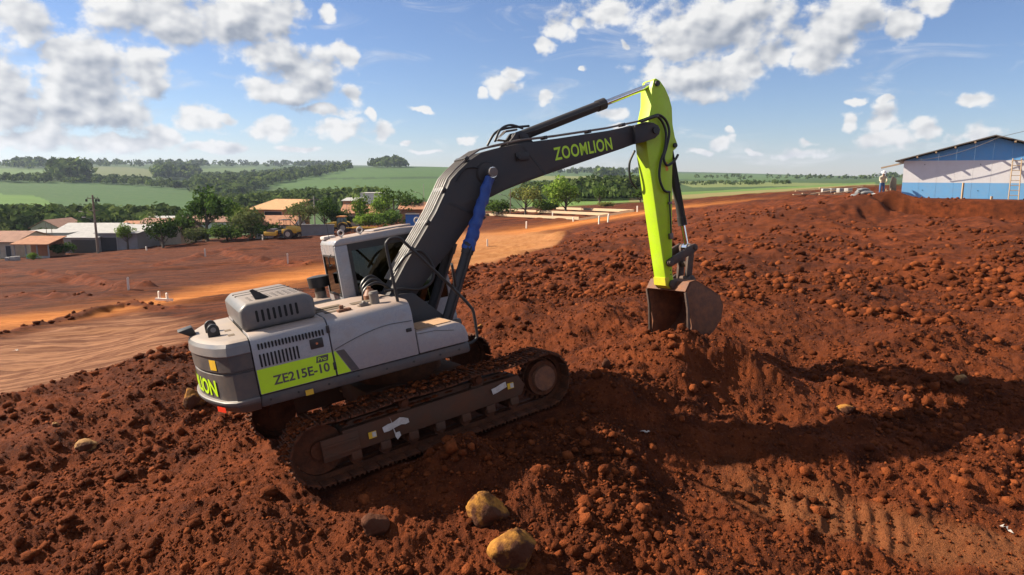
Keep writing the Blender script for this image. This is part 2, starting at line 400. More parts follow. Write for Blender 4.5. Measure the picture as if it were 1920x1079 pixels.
# ------------------------------------------------------------------ the lie of the land: surveyed points -> smooth surface
CTRL = []
def cz(u, v, z): p = at_z(u, v, z); CTRL.append((p[0], p[1], p[2]))
def cdist(u, v, d): p = at_d(u, v, d); CTRL.append((p[0], p[1], p[2]))
for u, v, z in [(960,1079,-4.35),(0,1079,-4.85),(300,1079,-4.65),(600,1040,-4.35),(1300,1079,-4.45),(1900,1079,-4.5),(1600,920,-4.35),(1900,900,-4.3),(1280,920,-4.3),(1900,740,-3.75),(1600,760,-3.88),(1500,690,-3.75),
  (0,900,-4.8),(200,850,-4.6),(400,900,-4.4),(0,752,-4.75),(180,700,-4.7),(345,650,-4.6),(0,712,-6.0),(120,680,-6.1),(330,600,-6.3),(0,650,-6.5),(0,610,-7.3),(250,560,-7.4),(600,520,-7.2),(450,500,-8.6),(200,520,-9.2),(0,520,-10.5),
  (0,495,-12.4),(150,482,-12.2),(300,468,-11.6),(420,457,-11.1),(530,448,-10.5),(640,438,-10.0),(760,420,-9.5),(960,440,-7.6),(900,400,-8.2),(1060,390,-7.2),(1190,396,-5.7),(800,470,-6.9),
  (960,472,-6.1),(880,507,-4.5),(980,481,-4.6),(1066,447,-4.9),(1000,600,-3.45),(1100,500,-3.6),(1200,440,-4.0),(1300,420,-3.5),(1250,392,-4.3),(1350,382,-3.5),(1430,372,-2.75),(1500,440,-3.2),(1500,395,-2.7),(1530,358,-2.0),(1610,352,-1.75),
  (1500,500,-3.3),(1700,470,-3.2),(1900,450,-3.05),(1900,560,-3.4),(1700,600,-3.5),(1500,600,-3.45),(1690,420,-2.95),(1920,425,-2.95),(2300,430,-2.9),(2300,700,-3.7),(-500,800,-5.3),(-500,560,-10.5)]: cz(u, v, z)
for mx in (-2.6, -1, 1, 2.6):
    for my in (-1.9, 0, 1.9): CTRL.append(tuple(m2w((mx, my, -.07))))
for mx in (-2.2, -.8, .8, 2.2): CTRL.append(tuple(m2w((mx, -2.5, -.34))))
for mx, my, mz in [(5.7, -.1, -.08), (4.2, -1.4, -.1), (4.5, 1.2, 0), (-3.6, -1, -.15), (-3.4, 1.5, -.2), (0, 3.5, -.1)]: CTRL.append(tuple(m2w((mx, my, mz))))
for p in [(28, 52, -1.75), (36, 48, -1.75), (45, 44, -1.75), (34, 60, -1.75), (48, 55, -1.75), (0, 2.5, -4.45), (4, 2, -4.5), (-4, 2, -4.7)]: CTRL.append((p[0], p[1], p[2] + CAMZ))
FAR = {-500: [(430,330),(400,600),(345,900),(318,1700),(308,3000),(306,4400)], 0: [(436,290),(420,400),(380,600),(340,900),(318,1600),(308,2700),(306,4400)], 300: [(428,330),(402,500),(350,900),(318,1700),(309,2800),(308,4400)],
  450: [(405,360),(372,700),(335,1400),(309,2800),(308,4400)], 650: [(395,330),(372,520),(345,800),(318,1300),(312,2600),(310,4400)], 850: [(388,330),(368,500),(332,900),(315,1400),(314,2600),(314,4400)],
  1050: [(379,260),(368,420),(346,800),(328,1500),(321,2800),(320,4400)], 1250: [(373,260),(360,450),(341,900),(328,1600),(323,2800),(322,4400)], 1450: [(357,260),(348,600),(336,1200),(327,2500),(327,4400)],
  1600: [(351,300),(343,700),(335,1500),(331,2800),(331,4400)], 1900: [(350,300),(343,700),(334,1500),(332,2800),(331,4400)], 2400: [(350,300),(343,700),(334,1500),(331,2800),(331,4400)]}
for u, L in FAR.items():
    for v, d in L: cdist(u, v, d)
CT = np.array(CTRL)
def _q(x, y):
    az = np.arctan2(x, y); lim = RAD(50)
    a = np.abs(az)
    a = np.where(a > lim, lim * (1 - (a - lim) / (math.pi - lim)), a) * np.sign(az)
    r = np.maximum(np.hypot(x, y), 1.5)
    return np.stack([a * 2.2, np.log(r)], -1)
CQ = _q(CT[:, 0], CT[:, 1])
def _tps(d): return np.where(d > 1e-9, d * d * np.log(np.maximum(d, 1e-9)), 0)
n = len(CT)
# heights scaled by distance so that near and far relief weigh alike
CR = np.maximum(np.hypot(CT[:, 0], CT[:, 1]), 1.5)
Kk = _tps(np.linalg.norm(CQ[:, None] - CQ[None], axis=-1)) + np.eye(n) * .002
Pm = np.concatenate([np.ones((n, 1)), CQ], 1)
A = np.zeros((n + 3, n + 3)); A[:n, :n] = Kk; A[:n, n:] = Pm; A[n:, :n] = Pm.T
rhs = np.concatenate([(CT[:, 2] - CAMZ) / CR ** .8, np.zeros(3)])
SOL = np.linalg.solve(A, rhs)
def base_z(x, y):
    x = np.asarray(x, float); y = np.asarray(y, float); shp = x.shape
    x = x.ravel(); y = y.ravel(); out = np.empty(len(x))
    for i in range(0, len(x), 40000):
        Q = _q(x[i:i + 40000], y[i:i + 40000])
        d = np.sqrt(((Q[:, None, 0] - CQ[None, :, 0]) ** 2 + (Q[:, None, 1] - CQ[None, :, 1]) ** 2))
        v = _tps(d) @ SOL[:n] + SOL[n] + Q @ SOL[n + 1:]
        out[i:i + 40000] = v * np.maximum(np.hypot(x[i:i + 40000], y[i:i + 40000]), 1.5) ** .8 + CAMZ
    return out.reshape(shp)
def to_px(x, y, z):
    zz = z - CAMZ
    dep = y * FWD[1] + zz * FWD[2]
    dep = np.where(dep > .2, dep, np.nan)
    return IW / 2 + FPX * x / dep, IH / 2 - FPX * (y * UPV[1] + zz * UPV[2]) / dep

# building terrace: a cut bank below the blue and white shed
TB0 = at_z(1668, 373, -1.75)[:2]
td = np.array([math.cos(RAD(-32)), math.sin(RAD(-32))]); tn = np.array([td[1], -td[0]]);
if tn[1] > 0: tn = -tn           # towards the camera
MOUNDS = [(866,945,-4.38,.50,.50),(1140,815,-4.1,.28,.5),(1395,715,-3.75,.55,.8),(1280,705,-3.65,.42,.7),(1010,965,-4.3,.18,.5),(930,600,-3.6,.35,1.0),(1130,620,-3.55,.30,.8),(1740,650,-3.5,.30,1.0),(1590,700,-3.7,.15,.9),(260,780,-4.6,.15,1.0),(60,850,-4.7,.2,.8),
          (1600,408,-2.9,1.0,2.6),(1640,395,-2.6,.7,1.6),(1047,434,-5.0,.5,1.2),(1500,410,-2.9,.5,3.0)]
MW = [(at_z(u, v, z)[0], at_z(u, v, z)[1], h, r) for u, v, z, h, r in MOUNDS]
LANE = np.array([at_z(u, v, -4.33)[:2] for u, v in [(1090, 850), (1250, 885), (1420, 925), (1600, 962), (1780, 995), (2000, 1030)]])
def lane_dist(x, y):
    best = np.full(x.shape, 1e9); along = np.zeros(x.shape); L = 0
    for a, b in zip(LANE[:-1], LANE[1:]):
        d = b - a; l = np.linalg.norm(d); d = d / l
        t = np.clip((x - a[0]) * d[0] + (y - a[1]) * d[1], 0, l)
        q = np.hypot(x - a[0] - d[0] * t, y - a[1] - d[1] * t)
        along = np.where(q < best, L + t, along); best = np.minimum(best, q); L += l
    return best, along
WINDROW = [(np.array([at_z(u, v, z)[:2] for u, v, z in L]), h, w) for L, h, w in [
  ([(-120,492,-11.5),(60,512,-10.4),(160,530,-9.0),(258,548,-7.9)], .55, 1.0), ([(425,478,-10.0),(500,497,-8.6),(560,503,-8.0),(612,500,-7.9)], .5, .9),
  ([(-60,640,-6.6),(100,611,-7.0),(190,592,-7.2),(240,584,-7.25),(330,582,-6.7)], .28, .5), ([(300,500,-9.6),(380,484,-10.2),(440,470,-10.6)], .35, .9), ([(880,421,-8.3),(960,418,-7.9),(1030,412,-7.3),(1080,405,-6.6)], .5, 1.0), ([(20,560,-8.6),(150,562,-8.0),(230,566,-7.6)], .25, .6)]]
def windrow(x, y):
    h = np.zeros_like(x)
    for L, hh, w in WINDROW:
        for a, b_ in zip(L[:-1], L[1:]):
            k = (x > min(a[0], b_[0]) - 6) & (x < max(a[0], b_[0]) + 6) & (y > min(a[1], b_[1]) - 6) & (y < max(a[1], b_[1]) + 6)
            if not k.any(): continue
            d = b_ - a; l = np.linalg.norm(d); d = d / l
            t = np.clip((x[k] - a[0]) * d[0] + (y[k] - a[1]) * d[1], 0, l)
            q = np.hypot(x[k] - a[0] - d[0] * t, y[k] - a[1] - d[1] * t) / w
            h[k] = np.maximum(h[k], hh * np.exp(-q * q))
    return h
EDGE = np.array([(-900,1100),(0,747),(180,697),(350,645),(480,600),(620,560),(760,535),(880,505),(974,479),(1040,462),(1062,440),(1092,424),(1122,420),(1199,405),(1300,388),(1400,376),(1500,364),(1600,352),(2700,345)], float)
SITE = np.array([(-900,500),(0,486),(150,472),(300,458),(420,446),(530,434),(640,424),(760,408),(900,397),(1000,391),(1190,380),(1340,370),(1500,358),(1620,349),(2700,345)], float)
ROAD = np.array([(-900,760,40),(0,610,20),(160,590,14),(300,567,13),(450,540,14),(600,514,18),(750,480,16),(880,452,14),(1000,433,9),(1190,403,5),(1300,388,4),(1400,378,3),(2700,300,1)], float)
def ground_parts(x, y, detail=True):
    z0 = base_z(x, y)
    r = np.hypot(x, y)
    # terrace
    s = (x - TB0[0]) * td[0] + (y - TB0[1]) * td[1]; t_ = (x - TB0[0]) * tn[0] + (y - TB0[1]) * tn[1]
    near = sstep(-1.2, .4, s) * (t_ > -14) * (t_ < 9) * (r < 90)
    lvl = np.where(t_ < .45, CAMZ - 1.75, np.where(t_ < 1.2, CAMZ - 1.75 - 1.15 * sstep(.45, 1.2, t_), z0))
    z1 = np.where(t_ < .45, lvl, np.where(t_ < 1.2, lvl, z0 + (CAMZ - 2.9 - z0) * (1 - sstep(1.2, 8, t_))))
    z = z0 + (z1 - z0) * near
    calm = near * (1 - sstep(1.6, 4, t_))
    px, py = to_px(x, y, z)
    px = np.nan_to_num(px, nan=960.0); py = np.nan_to_num(py, nan=1200.0)
    far = sstep(95, 140, r)
    wob = 6 * fbm(x * .35, y * .35, 3, 5)
    rough = sstep(-3, 9, py + wob * np.clip(14 / np.maximum(r, 1), .1, 1.3) - np.interp(px, EDGE[:, 0], EDGE[:, 1])) * (1 - far)
    site = sstep(-3, 3, py - np.interp(px, SITE[:, 0], SITE[:, 1])) * (1 - sstep(150, 175, r))
    rc = np.interp(px, ROAD[:, 0], ROAD[:, 1]); rw = np.interp(px, ROAD[:, 0], ROAD[:, 2])
    road = np.exp(-((py - rc + wob * .4) / (rw * .8)) ** 2) * (1 - rough) * site
    tanp = sstep(770, 900, px) * (1 - sstep(1030, 1090, px)) * sstep(432, 446, py) * (1 - rough) * site
    pad = (1 - sstep(300, 420, px)) * sstep(-6, 8, py - np.interp(px, [-900, 0, 260, 350], [800, 640, 592, 600])) * (1 - rough) * site
    wrow = windrow(x, y) * (1 - rough)
    rough = np.maximum(rough, .9 * sstep(.06, .2, wrow + .12 * vnoise(x * .9, y * .9, 7)) * (wrow > .01))
    ld, la = lane_dist(x, y)
    lane = (1 - sstep(.25, .62, ld + .25 * fbm(x * 1.3, y * 1.3, 2, 9))) * rough * sstep(1.6, 3.2, la)
    dz = wrow * (.7 + .9 * vnoise(x * .7, y * .7, 8))
    for mx, my, h, w in MW:
        d2 = ((x - mx) ** 2 + (y - my) ** 2) / (w * w)
        q = d2 < 9
        dz[q] += h * np.exp(-d2[q] * (1.1 + .8 * vnoise(x[q] * 2.1, y[q] * 2.1, 3)))
    # digger footprint stays firm and level
    P_ = (np.stack([x, y, z], -1) - XT) @ XR
    c_, s_ = math.cos(-SWING), math.sin(-SWING)
    ux = P_[..., 0] * c_ - P_[..., 1] * s_; uy = P_[..., 0] * s_ + P_[..., 1] * c_
    foot = (1 - sstep(1.75, 2.15, np.abs(ux))) * (1 - sstep(1.55, 1.95, np.abs(uy)))
    if detail:
        res = 1 - sstep(16, 60, r)
        amp = rough * (1 - .5 * lane) * (1 - .75 * foot) * (1 - .85 * calm) * (1 - .55 * np.exp(-((uy + 1.95) / .35) ** 2) * (np.abs(ux) < 2.3))
        big = fbm(x * .55, y * .55, 3, 21) * .24
        mid = fbm(x * 2.1, y * 2.1, 4, 33, .55) * .11
        rid = (1 - np.abs(2 * vnoise(x * 1.25, y * 1.25, 71))) ** 3 * .06
        jx = x + .05 * vnoise(x * 9, y * 9, 141) + .022 * vnoise(x * 23, y * 23, 142); jy = y + .05 * vnoise(x * 9, y * 9, 143) + .022 * vnoise(x * 23, y * 23, 144)
        lm = lumps(jx * 1.7, jy * 1.7, 41, .05, .40, .4) * .17 + lumps(jx * 4.6 + .3, jy * 4.6, 51, .1, .55, .8) * .085 + lumps(jx * 11., jy * 11., 61, .15, .6, .85) * .065 * (1 - sstep(9, 24, r)) + lumps(jx * 19., jy * 19., 63, .2, .62, .9) * .034 * (1 - sstep(8, 15, r))
        fine = fbm(x * 14, y * 14, 3, 81, .6) * .045
        patch = .45 + .9 * np.clip(.5 + 1.4 * vnoise(x * .8, y * .8, 91), 0, 1)
        dz += amp * (big + (mid + rid + lm * patch) * (.35 + .65 * res) + fine * res)
        # windrows ploughed along the slope on the far right
        wr = rough * sstep(18, 30, r) * (1 - sstep(70, 95, r)) * (1 - .95 * calm)
        dz += wr * (fbm(x * .5, y * .25, 3, 77) * .4 + np.abs(vnoise(x * .9 + y * .5, y * .22, 78)) * .22 + lumps(x * 1.6, y * 1.6, 79, .1, .5, .6) * .14)
        # smooth ground: drag marks and small steps
        sm = (1 - rough) * site
        dz += sm * (fbm(x * .4, y * .4, 3, 12) * .10 + fbm(x * 3, y * 3, 3, 14) * .03)
        da, db = x * .42 + y * .91, x * .91 - y * .42
        dz += sm * sstep(16, 26, r) * (np.abs(vnoise(da * 1.1, db * .10, 171)) * .16 + np.abs(vnoise(da * 3.1, db * .2, 172)) * .07)
        dz += sm * (1 - road) * np.clip(vnoise(x * .12 + 3, y * .5, 15) - .18, 0, 1) * 1.2 * sstep(25, 40, r)
        # track print in the lane
        dz += lane * (-.04 + .017 * np.sin(la * 2 * math.pi / .19 + 2 * vnoise(x * 2, y * 2, 18)) * (ld < .42) * sstep(-.1, .15, vnoise(x * 1.1, y * 1.1, 19)))
        dz -= foot * .02
        side = np.exp(-((np.abs(uy) - 1.70) / .14) ** 2) * (1 - sstep(2.0, 2.5, np.abs(ux)))
        dz += side * (uy > 0) * (.09 + .16 * vnoise(x * 2.3, y * 2.3, 61) + .06 * vnoise(x * 7, y * 7, 62))
    masks = dict(rough=rough, site=site, road=road, pad=pad, tan=tanp, lane=lane, px=px, py=py)
    return z + dz, masks
def gz(x, y):
    return float(ground_parts(np.array([float(x)]), np.array([float(y)]))[0][0])
def on_ground(u, v, guess):
    """walk down the sight line until it meets the ground"""
    d = ray(u, v); d = d / math.hypot(d[0], d[1])
    t = np.concatenate([np.arange(4, 60, .05), np.arange(60, 400, .4)])
    x = d[0] * t; y = d[1] * t; zz = CAMZ + d[2] * t
    g = ground_parts(x, y)[0]
    hit = np.nonzero(zz < g)[0]
    k = hit[0] if len(hit) else np.argmin(np.abs(t - guess))
    return np.array([x[k], y[k], g[k]])

# ------------------------------------------------------------------ ground sheet (one sheet from the camera's feet to the horizon)
az = np.concatenate([np.linspace(-180, -56, 30)[:-1], np.linspace(-56, -41, 40)[:-1], np.linspace(-41, 41, 740)[:-1], np.linspace(41, 56, 40)[:-1], np.linspace(56, 180, 30)])
az = np.radians(az)
rr = np.concatenate([[.6, 1.2, 1.9, 2.6], np.geomspace(3.2, 45, 620)[:-1], np.geomspace(45, 170, 140)[:-1], np.geomspace(170, 4500, 110)])
AZ, RR = np.meshgrid(az, rr)
GX = RR * np.sin(AZ); GY = RR * np.cos(AZ)
GZ, MK = ground_parts(GX.ravel(), GY.ravel())
nr, na = RR.shape
V = np.stack([GX.ravel(), GY.ravel(), GZ], 1)
i0 = (np.arange(nr - 1)[:, None] * na + np.arange(na - 1)[None]).ravel()
Fq = np.stack([i0, i0 + 1, i0 + na + 1, i0 + na], 1)[:, ::-1]
me = bpy.data.meshes.new('ground')
me.vertices.add(len(V)); me.vertices.foreach_set('co', V.ravel())
me.loops.add(Fq.size); me.loops.foreach_set('vertex_index', Fq.ravel().astype(np.int32))
me.polygons.add(len(Fq)); me.polygons.foreach_set('loop_start', np.arange(0, Fq.size, 4, dtype=np.int32)); me.polygons.foreach_set('loop_total', np.full(len(Fq), 4, np.int32))
me.update(calc_edges=True); me.shade_smooth()
# crops: colour of what grows on each field, one sunlit patch painted in
FIELD = [  # polygon in photo points, colour laid on it
 ([(-900,300),(3000,300),(3000,480),(-900,520)], (.045,.085,.026)),
 ([(-900,336),(0,338),(200,343),(320,352),(460,362),(380,400),(440,425),(200,440),(-900,450)], (.046,.105,.026)),
 ([(-900,362),(0,364),(60,366),(112,385),(60,396),(-900,400)], (.10,.19,.032)),  # sunlit gap between cloud shadows, painted as a lighter green
 ([(-900,314),(60,316),(140,318),(160,332),(-900,332)], (.10,.165,.045)),
 ([(140,312),(240,314),(300,320),(330,332),(190,330)], (.13,.15,.06)),
 ([(460,340),(560,326),(660,316),(850,313),(900,315),(900,372),(690,376),(560,360)], (.058,.118,.030)),
 ([(600,334),(900,331),(900,334),(600,337)], (.03,.065,.02)),
 ([(340,318),(480,314),(480,324),(340,326)], (.09,.14,.04)),
 ([(980,321),(1700,329),(1700,334),(980,330)], (.06,.11,.035)),
 ([(980,330),(1140,331),(1240,334),(1240,345),(1100,340),(980,338)], (.20,.215,.075)),
 ([(1240,326),(1420,328),(1540,334),(1420,340),(1240,335)], (.075,.135,.04)),
 ([(1260,340),(1560,344),(1700,346),(1300,352)], (.17,.20,.065)),
 ([(980,372),(1100,368),(1340,358),(1640,342),(1640,362),(1340,378),(980,392)], (.12,.20,.04)),
 ([(1180,372),(1340,362),(1640,345),(1640,352),(1340,371),(1180,379)], (.24,.20,.075)),
]
def inpoly(px, py, poly):
    c = np.zeros(px.shape, bool); m = len(poly)
    for i in range(m):
        x1, y1 = poly[i]; x2, y2 = poly[(i + 1) % m]
        if y1 == y2: continue
        k = ((y1 > py) != (y2 > py)) & (px < (x2 - x1) * (py - y1) / (y2 - y1) + x1)
        c ^= k
    return c
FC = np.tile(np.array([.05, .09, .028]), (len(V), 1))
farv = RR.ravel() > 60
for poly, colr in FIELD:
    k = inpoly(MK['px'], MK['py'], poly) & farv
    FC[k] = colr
def add_attr(name, arr):
    a = me.attributes.new(name, 'FLOAT_COLOR', 'POINT'); a.data.foreach_set('color', np.ascontiguousarray(arr, dtype=np.float32).ravel())
one = np.ones(len(V))
add_attr('soil', np.stack([MK['rough'], MK['road'], MK['pad'], one], 1))
add_attr('soil_b', np.stack([MK['site'], MK['tan'], MK['lane'], one], 1))
add_attr('crop_and_sun', np.concatenate([FC, one[:, None]], 1))

gm, nt, b = new_mat('red_earth_and_fields')
def attr(nm):
    a = N(nt, 'ShaderNodeAttribute', attribute_name=nm); s = N(nt, 'ShaderNodeSeparateColor'); nt.links.new(a.outputs['Color'], s.inputs[0]); return a, s
_, sa = attr('soil'); _, sb = attr('soil_b'); ca, _ = attr('crop_and_sun')
ge = N(nt, 'ShaderNodeNewGeometry'); pos = ge.outputs['Position']
def noise(scale, detail=6, rough=.6, vec=None, stretch=None):
    q = N(nt, 'ShaderNodeTexNoise'); q.inputs['Scale'].default_value = scale; q.inputs['Detail'].default_value = detail; q.inputs['Roughness'].default_value = rough
    v = vec or pos
    if stretch:
        mp = N(nt, 'ShaderNodeMapping'); mp.inputs['Rotation'].default_value = (0, 0, stretch[0]); mp.inputs['Scale'].default_value = stretch[1]; nt.links.new(v, mp.inputs[0]); v = mp.outputs[0]
    nt.links.new(v, q.inputs['Vector']); return q.outputs['Fac']
def remap(x, a, b_, c=0., d=1.):
    q = N(nt, 'ShaderNodeMapRange'); q.inputs['From Min'].default_value = a; q.inputs['From Max'].default_value = b_; q.inputs['To Min'].default_value = c; q.inputs['To Max'].default_value = d
    nt.links.new(x, q.inputs[0]); return q.outputs[0]
def mixc(f, A_, B_):
    q = N(nt, 'ShaderNodeMix', data_type='RGBA')
    for s_, x in (('Factor', f), ('A', A_), ('B', B_)):
        if isinstance(x, tuple): q.inputs[s_].default_value = c4(x)
        elif isinstance(x, float): q.inputs[s_].default_value = x
        else: nt.links.new(x, q.inputs[s_])
    return q.outputs['Result']
n_big = noise(.35, 5); n_mid = noise(2.2, 7, .65); n_fin = noise(27, 8, .72)
loose = mixc(remap(n_mid, .32, .7), (.046, .0100, .0030), (.200, .0460, .0115))
loose = mixc(remap(n_fin, .55, .8), loose, (.36, .098, .026))
loose = mixc(math_node(nt, 'MULTIPLY', remap(n_big, .5, .75), .5), loose, (.24, .060, .0155))
damp = noise(.16, 4, .6)
loose = mixc(math_node(nt, 'MULTIPLY', remap(damp, .46, .62), .6), loose, mixc(remap(n_fin, .4, .75), (.027, .0070, .0026), (.088, .0235, .0078)))
grit = noise(46, 3, .6)
loose = mixc(math_node(nt, 'MULTIPLY', remap(grit, .70, .76), .55), loose, (.45, .30, .17))
loose = mixc(math_node(nt, 'MULTIPLY', sb.outputs[2], .6), loose, mixc(remap(n_fin, .3, .7), (.17, .055, .019), (.30, .115, .042)))
streak = noise(1.0, 8, .7, stretch=(RAD(-24), (.13, 2.6, 1)))
streak2 = noise(1.0, 8, .7, stretch=(RAD(-38), (.08, 2.2, 1)))
lots = mixc(remap(streak, .43, .60), (.040, .0092, .0029), (.150, .0385, .0095))
lots = mixc(math_node(nt, 'MULTIPLY', remap(n_big, .45, .7), .45), lots, (.15, .037, .0088))
padc = mixc(remap(streak, .42, .60), (.15, .055, .025), (.38, .180, .090))
roadc = mixc(remap(streak2, .42, .60), (.38, .120, .022), (.56, .205, .048))
tanc = mixc(remap(n_mid, .35, .7), (.34, .135, .045), (.46, .215, .08))
speck = noise(5.5, 6, .7)
lots = mixc(math_node(nt, 'MULTIPLY', remap(speck, .52, .68), .55), lots, (.032, .0075, .0025))
soil = mixc(sa.outputs[2], lots, padc)
soil = mixc(sa.outputs[1], soil, roadc)
soil = mixc(sb.outputs[1], soil, tanc)
soil = mixc(sa.outputs[0], soil, loose)
rows = noise(.02, 6, .6, stretch=(RAD(20), (1, 4, 1)))
crop_and_sun = mixc(remap(rows, .3, .7, 0., .55), ca.outputs['Color'], mixc(.5, ca.outputs['Color'], (.02, .04, .012)))
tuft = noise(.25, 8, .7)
crop_and_sun = mixc(math_node(nt, 'MULTIPLY', remap(tuft, .45, .7), .35), crop_and_sun, (.14, .17, .05))
nt.links.new(mixc(sb.outputs[0], crop_and_sun, soil), b.inputs['Base Color'])
b.inputs['Roughness'].default_value = .95; b.inputs['Specular IOR Level'].default_value = .15
bp = N(nt, 'ShaderNodeBump'); bp.inputs['Distance'].default_value = .085
nt.links.new(math_node(nt, 'ADD', math_node(nt, 'MULTIPLY', n_fin, .6), math_node(nt, 'ADD', math_node(nt, 'MULTIPLY', grit, .5), math_node(nt, 'MULTIPLY', math_node(nt, 'MULTIPLY', streak, 2.2), math_node(nt, 'SUBTRACT', 1.0, sa.outputs[0])))), bp.inputs['Height'])
nt.links.new(math_node(nt, 'MULTIPLY', sb.outputs[0], .95), bp.inputs['Strength'])
nt.links.new(bp.outputs[0], b.inputs['Normal'])
me.materials.append(gm)
tag(link('ground', me), kind='structure')

# ------------------------------------------------------------------ loose clods lying on the worked soil (nobody could count them)
def ico(sub):
    bm = bmesh.new(); bmesh.ops.create_icosphere(bm, subdivisions=sub, radius=1)
    v = np.array([x.co[:] for x in bm.verts]); f = np.array([[y.index for y in x.verts] for x in bm.faces]); bm.free(); return v, f
def clods(name, count, rmin, rmax, sub, smin, smax, seed, power=2.5, thin=.04):
    g = np.random.default_rng(seed)
    rr_ = np.exp(g.uniform(math.log(rmin), math.log(rmax), count * 3)); aa = g.uniform(RAD(-46), RAD(46), count * 3)
    x = rr_ * np.sin(aa); y = rr_ * np.cos(aa)
    z, mk = ground_parts(x, y)
    clump = np.clip(.35 + 1.6 * vnoise(x * .8, y * .8, 91) + .8 * vnoise(x * .3, y * .3, 95), thin, 1)
    P_ = (np.stack([x, y, z], -1) - XT) @ XR
    under = (np.abs(P_[:, 0]) < 2.2) & (np.abs(P_[:, 1]) < 1.7)
    keep = (mk['rough'] > .6) & (g.random(count * 3) < clump * (1 - .5 * mk['lane'])) & ~under
    k = np.nonzero(keep)[0][:count]
    x, y, z, r_ = x[k], y[k], z[k], rr_[k]
    s = (smin + (smax - smin) * g.random(len(k)) ** power) * (.7 + .3 * np.clip(r_ / 10, .6, 2.2))
    bv, bf = ico(sub) if sub else (np.array([(1, 0, 0), (0, 1, 0), (-1, 0, 0), (0, -1, 0), (0, 0, 1.), (0, 0, -1)]), np.array([(0, 1, 4), (1, 2, 4), (2, 3, 4), (3, 0, 4), (1, 0, 5), (2, 1, 5), (3, 2, 5), (0, 3, 5)]))
    VV = []; FF = []
    for i in range(len(k)):
        d = 1 + .22 * np.sin(bv @ g.normal(0, 2.2, 3) + g.uniform(0, 6)) + .13 * np.sin(bv @ g.normal(0, 4.5, 3)) + g.normal(0, .12, len(bv))
        w = bv * d[:, None] * s[i] * np.array([g.uniform(.8, 1.3), g.uniform(.8, 1.2), g.uniform(.6, .95)])
        t = g.uniform(0, 6.28); c, q = math.cos(t), math.sin(t)
        w = np.stack([w[:, 0] * c - w[:, 1] * q, w[:, 0] * q + w[:, 1] * c, w[:, 2]], 1)
        VV.append(w + np.array([x[i], y[i], z[i] + s[i] * .28])); FF.append(bf + i * len(bv))
    VV = np.concatenate(VV); FF = np.concatenate(FF)
    m_ = bpy.data.meshes.new(name)
    m_.vertices.add(len(VV)); m_.vertices.foreach_set('co', VV.ravel())
    m_.loops.add(FF.size); m_.loops.foreach_set('vertex_index', FF.ravel().astype(np.int32))
    m_.polygons.add(len(FF)); m_.polygons.foreach_set('loop_start', np.arange(0, FF.size, 3, dtype=np.int32)); m_.polygons.foreach_set('loop_total', np.full(len(FF), 3, np.int32))
    m_.update(calc_edges=True)
    m_.materials.append(M['clod'])
    return tag(link(name, m_), label, cat, kind='stuff')
M['clod'] = paint('red_clod', (.118, .0285, .0080), .95, dust=.6, dustcol=(.225, .058, .0155), scale=8, var=.45, bump=1.0, spec=.1)
ctn = M['clod'].node_tree; cb_ = [q for q in ctn.nodes if q.type == 'BSDF_PRINCIPLED'][0]
cge = N(ctn, 'ShaderNodeNewGeometry'); crp = N(ctn, 'ShaderNodeValToRGB'); ce = crp.color_ramp.elements
ce[0].position = 0; ce[0].color = (.55, .54, .53, 1); ce[1].position = 1; ce[1].color = (1.6, 1.7, 1.8, 1)
for ps, cl in ((.45, (.75, .73, .72, 1)), (.8, (1.25, 1.25, 1.25, 1))): q = ce.new(ps); q.color = cl
ctn.links.new(cge.outputs['Random Per Island'], crp.inputs[0])
cmx = N(ctn, 'ShaderNodeMix', data_type='RGBA', blend_type='MULTIPLY'); cmx.inputs['Factor'].default_value = 1.0
ctn.links.new(cb_.inputs['Base Color'].links[0].from_socket, cmx.inputs['A']); ctn.links.new(crp.outputs[0], cmx.inputs['B']); ctn.links.new(cmx.outputs['Result'], cb_.inputs['Base Color'])
label, cat = 'loose reddish brown clods scattered over the worked soil', 'soil clods'
clods('soil_clods', 5600, 4.5, 26, 2, .016, .085, 3, 3.2, .10)
label, cat = 'fine crumbs of red earth between the larger clods', 'soil crumbs'
clods('soil_crumbs', 62000, 4.2, 26, 0, .008, .032, 4, 1.8, .35)
label, cat = 'lumps of red earth on the distant slope', 'soil lumps'
clods('soil_lumps', 8000, 18, 60, 1, .03, .12, 5, 2.6)
# ------------------------------------------------------------------ the digger
exc = empty('excavator')
exc.matrix_world = Matrix([list(XR[0]) + [XT[0]], list(XR[1]) + [XT[1]], list(XR[2]) + [XT[2]], [0, 0, 0, 1]])
tag(exc, 'large grey and lime green crawler excavator standing on the loose red slope', 'excavator')
YC = -.08                                          # middle plane of boom and arm
def flat_text(name, txt, h, o, ex, ey, mat, parent, bold=.02, shear=0., spacing=1., xs=1., width=None, lift=(0, 0, 0), thick=.0):
    x, y, f = text_mesh(txt, h, bold, shear, spacing, xs)
    if width: x = x * (width / x.max())
    ex = Vector(ex).normalized(); ey = Vector(ey).normalized(); o = Vector(o) + Vector(lift)
    mb = MB(); mb.add([o + ex * a + ey * c for a, c in zip(x, y)], f)
    return mb.build(name, mat, parent, smooth=False)

def smooth(pts, k=6):
    P_ = [Vector(p) for p in pts]; out = []
    for i in range(len(P_) - 1):
        a = P_[max(i - 1, 0)]; b_ = P_[i]; c = P_[i + 1]; d = P_[min(i + 2, len(P_) - 1)]
        for j in range(k):
            t = j / k; out.append(.5 * ((2 * b_) + (c - a) * t + (2 * a - 5 * b_ + 4 * c - d) * t * t + (3 * b_ - a - 3 * c + d) * t ** 3))
    return out + [P_[-1]]
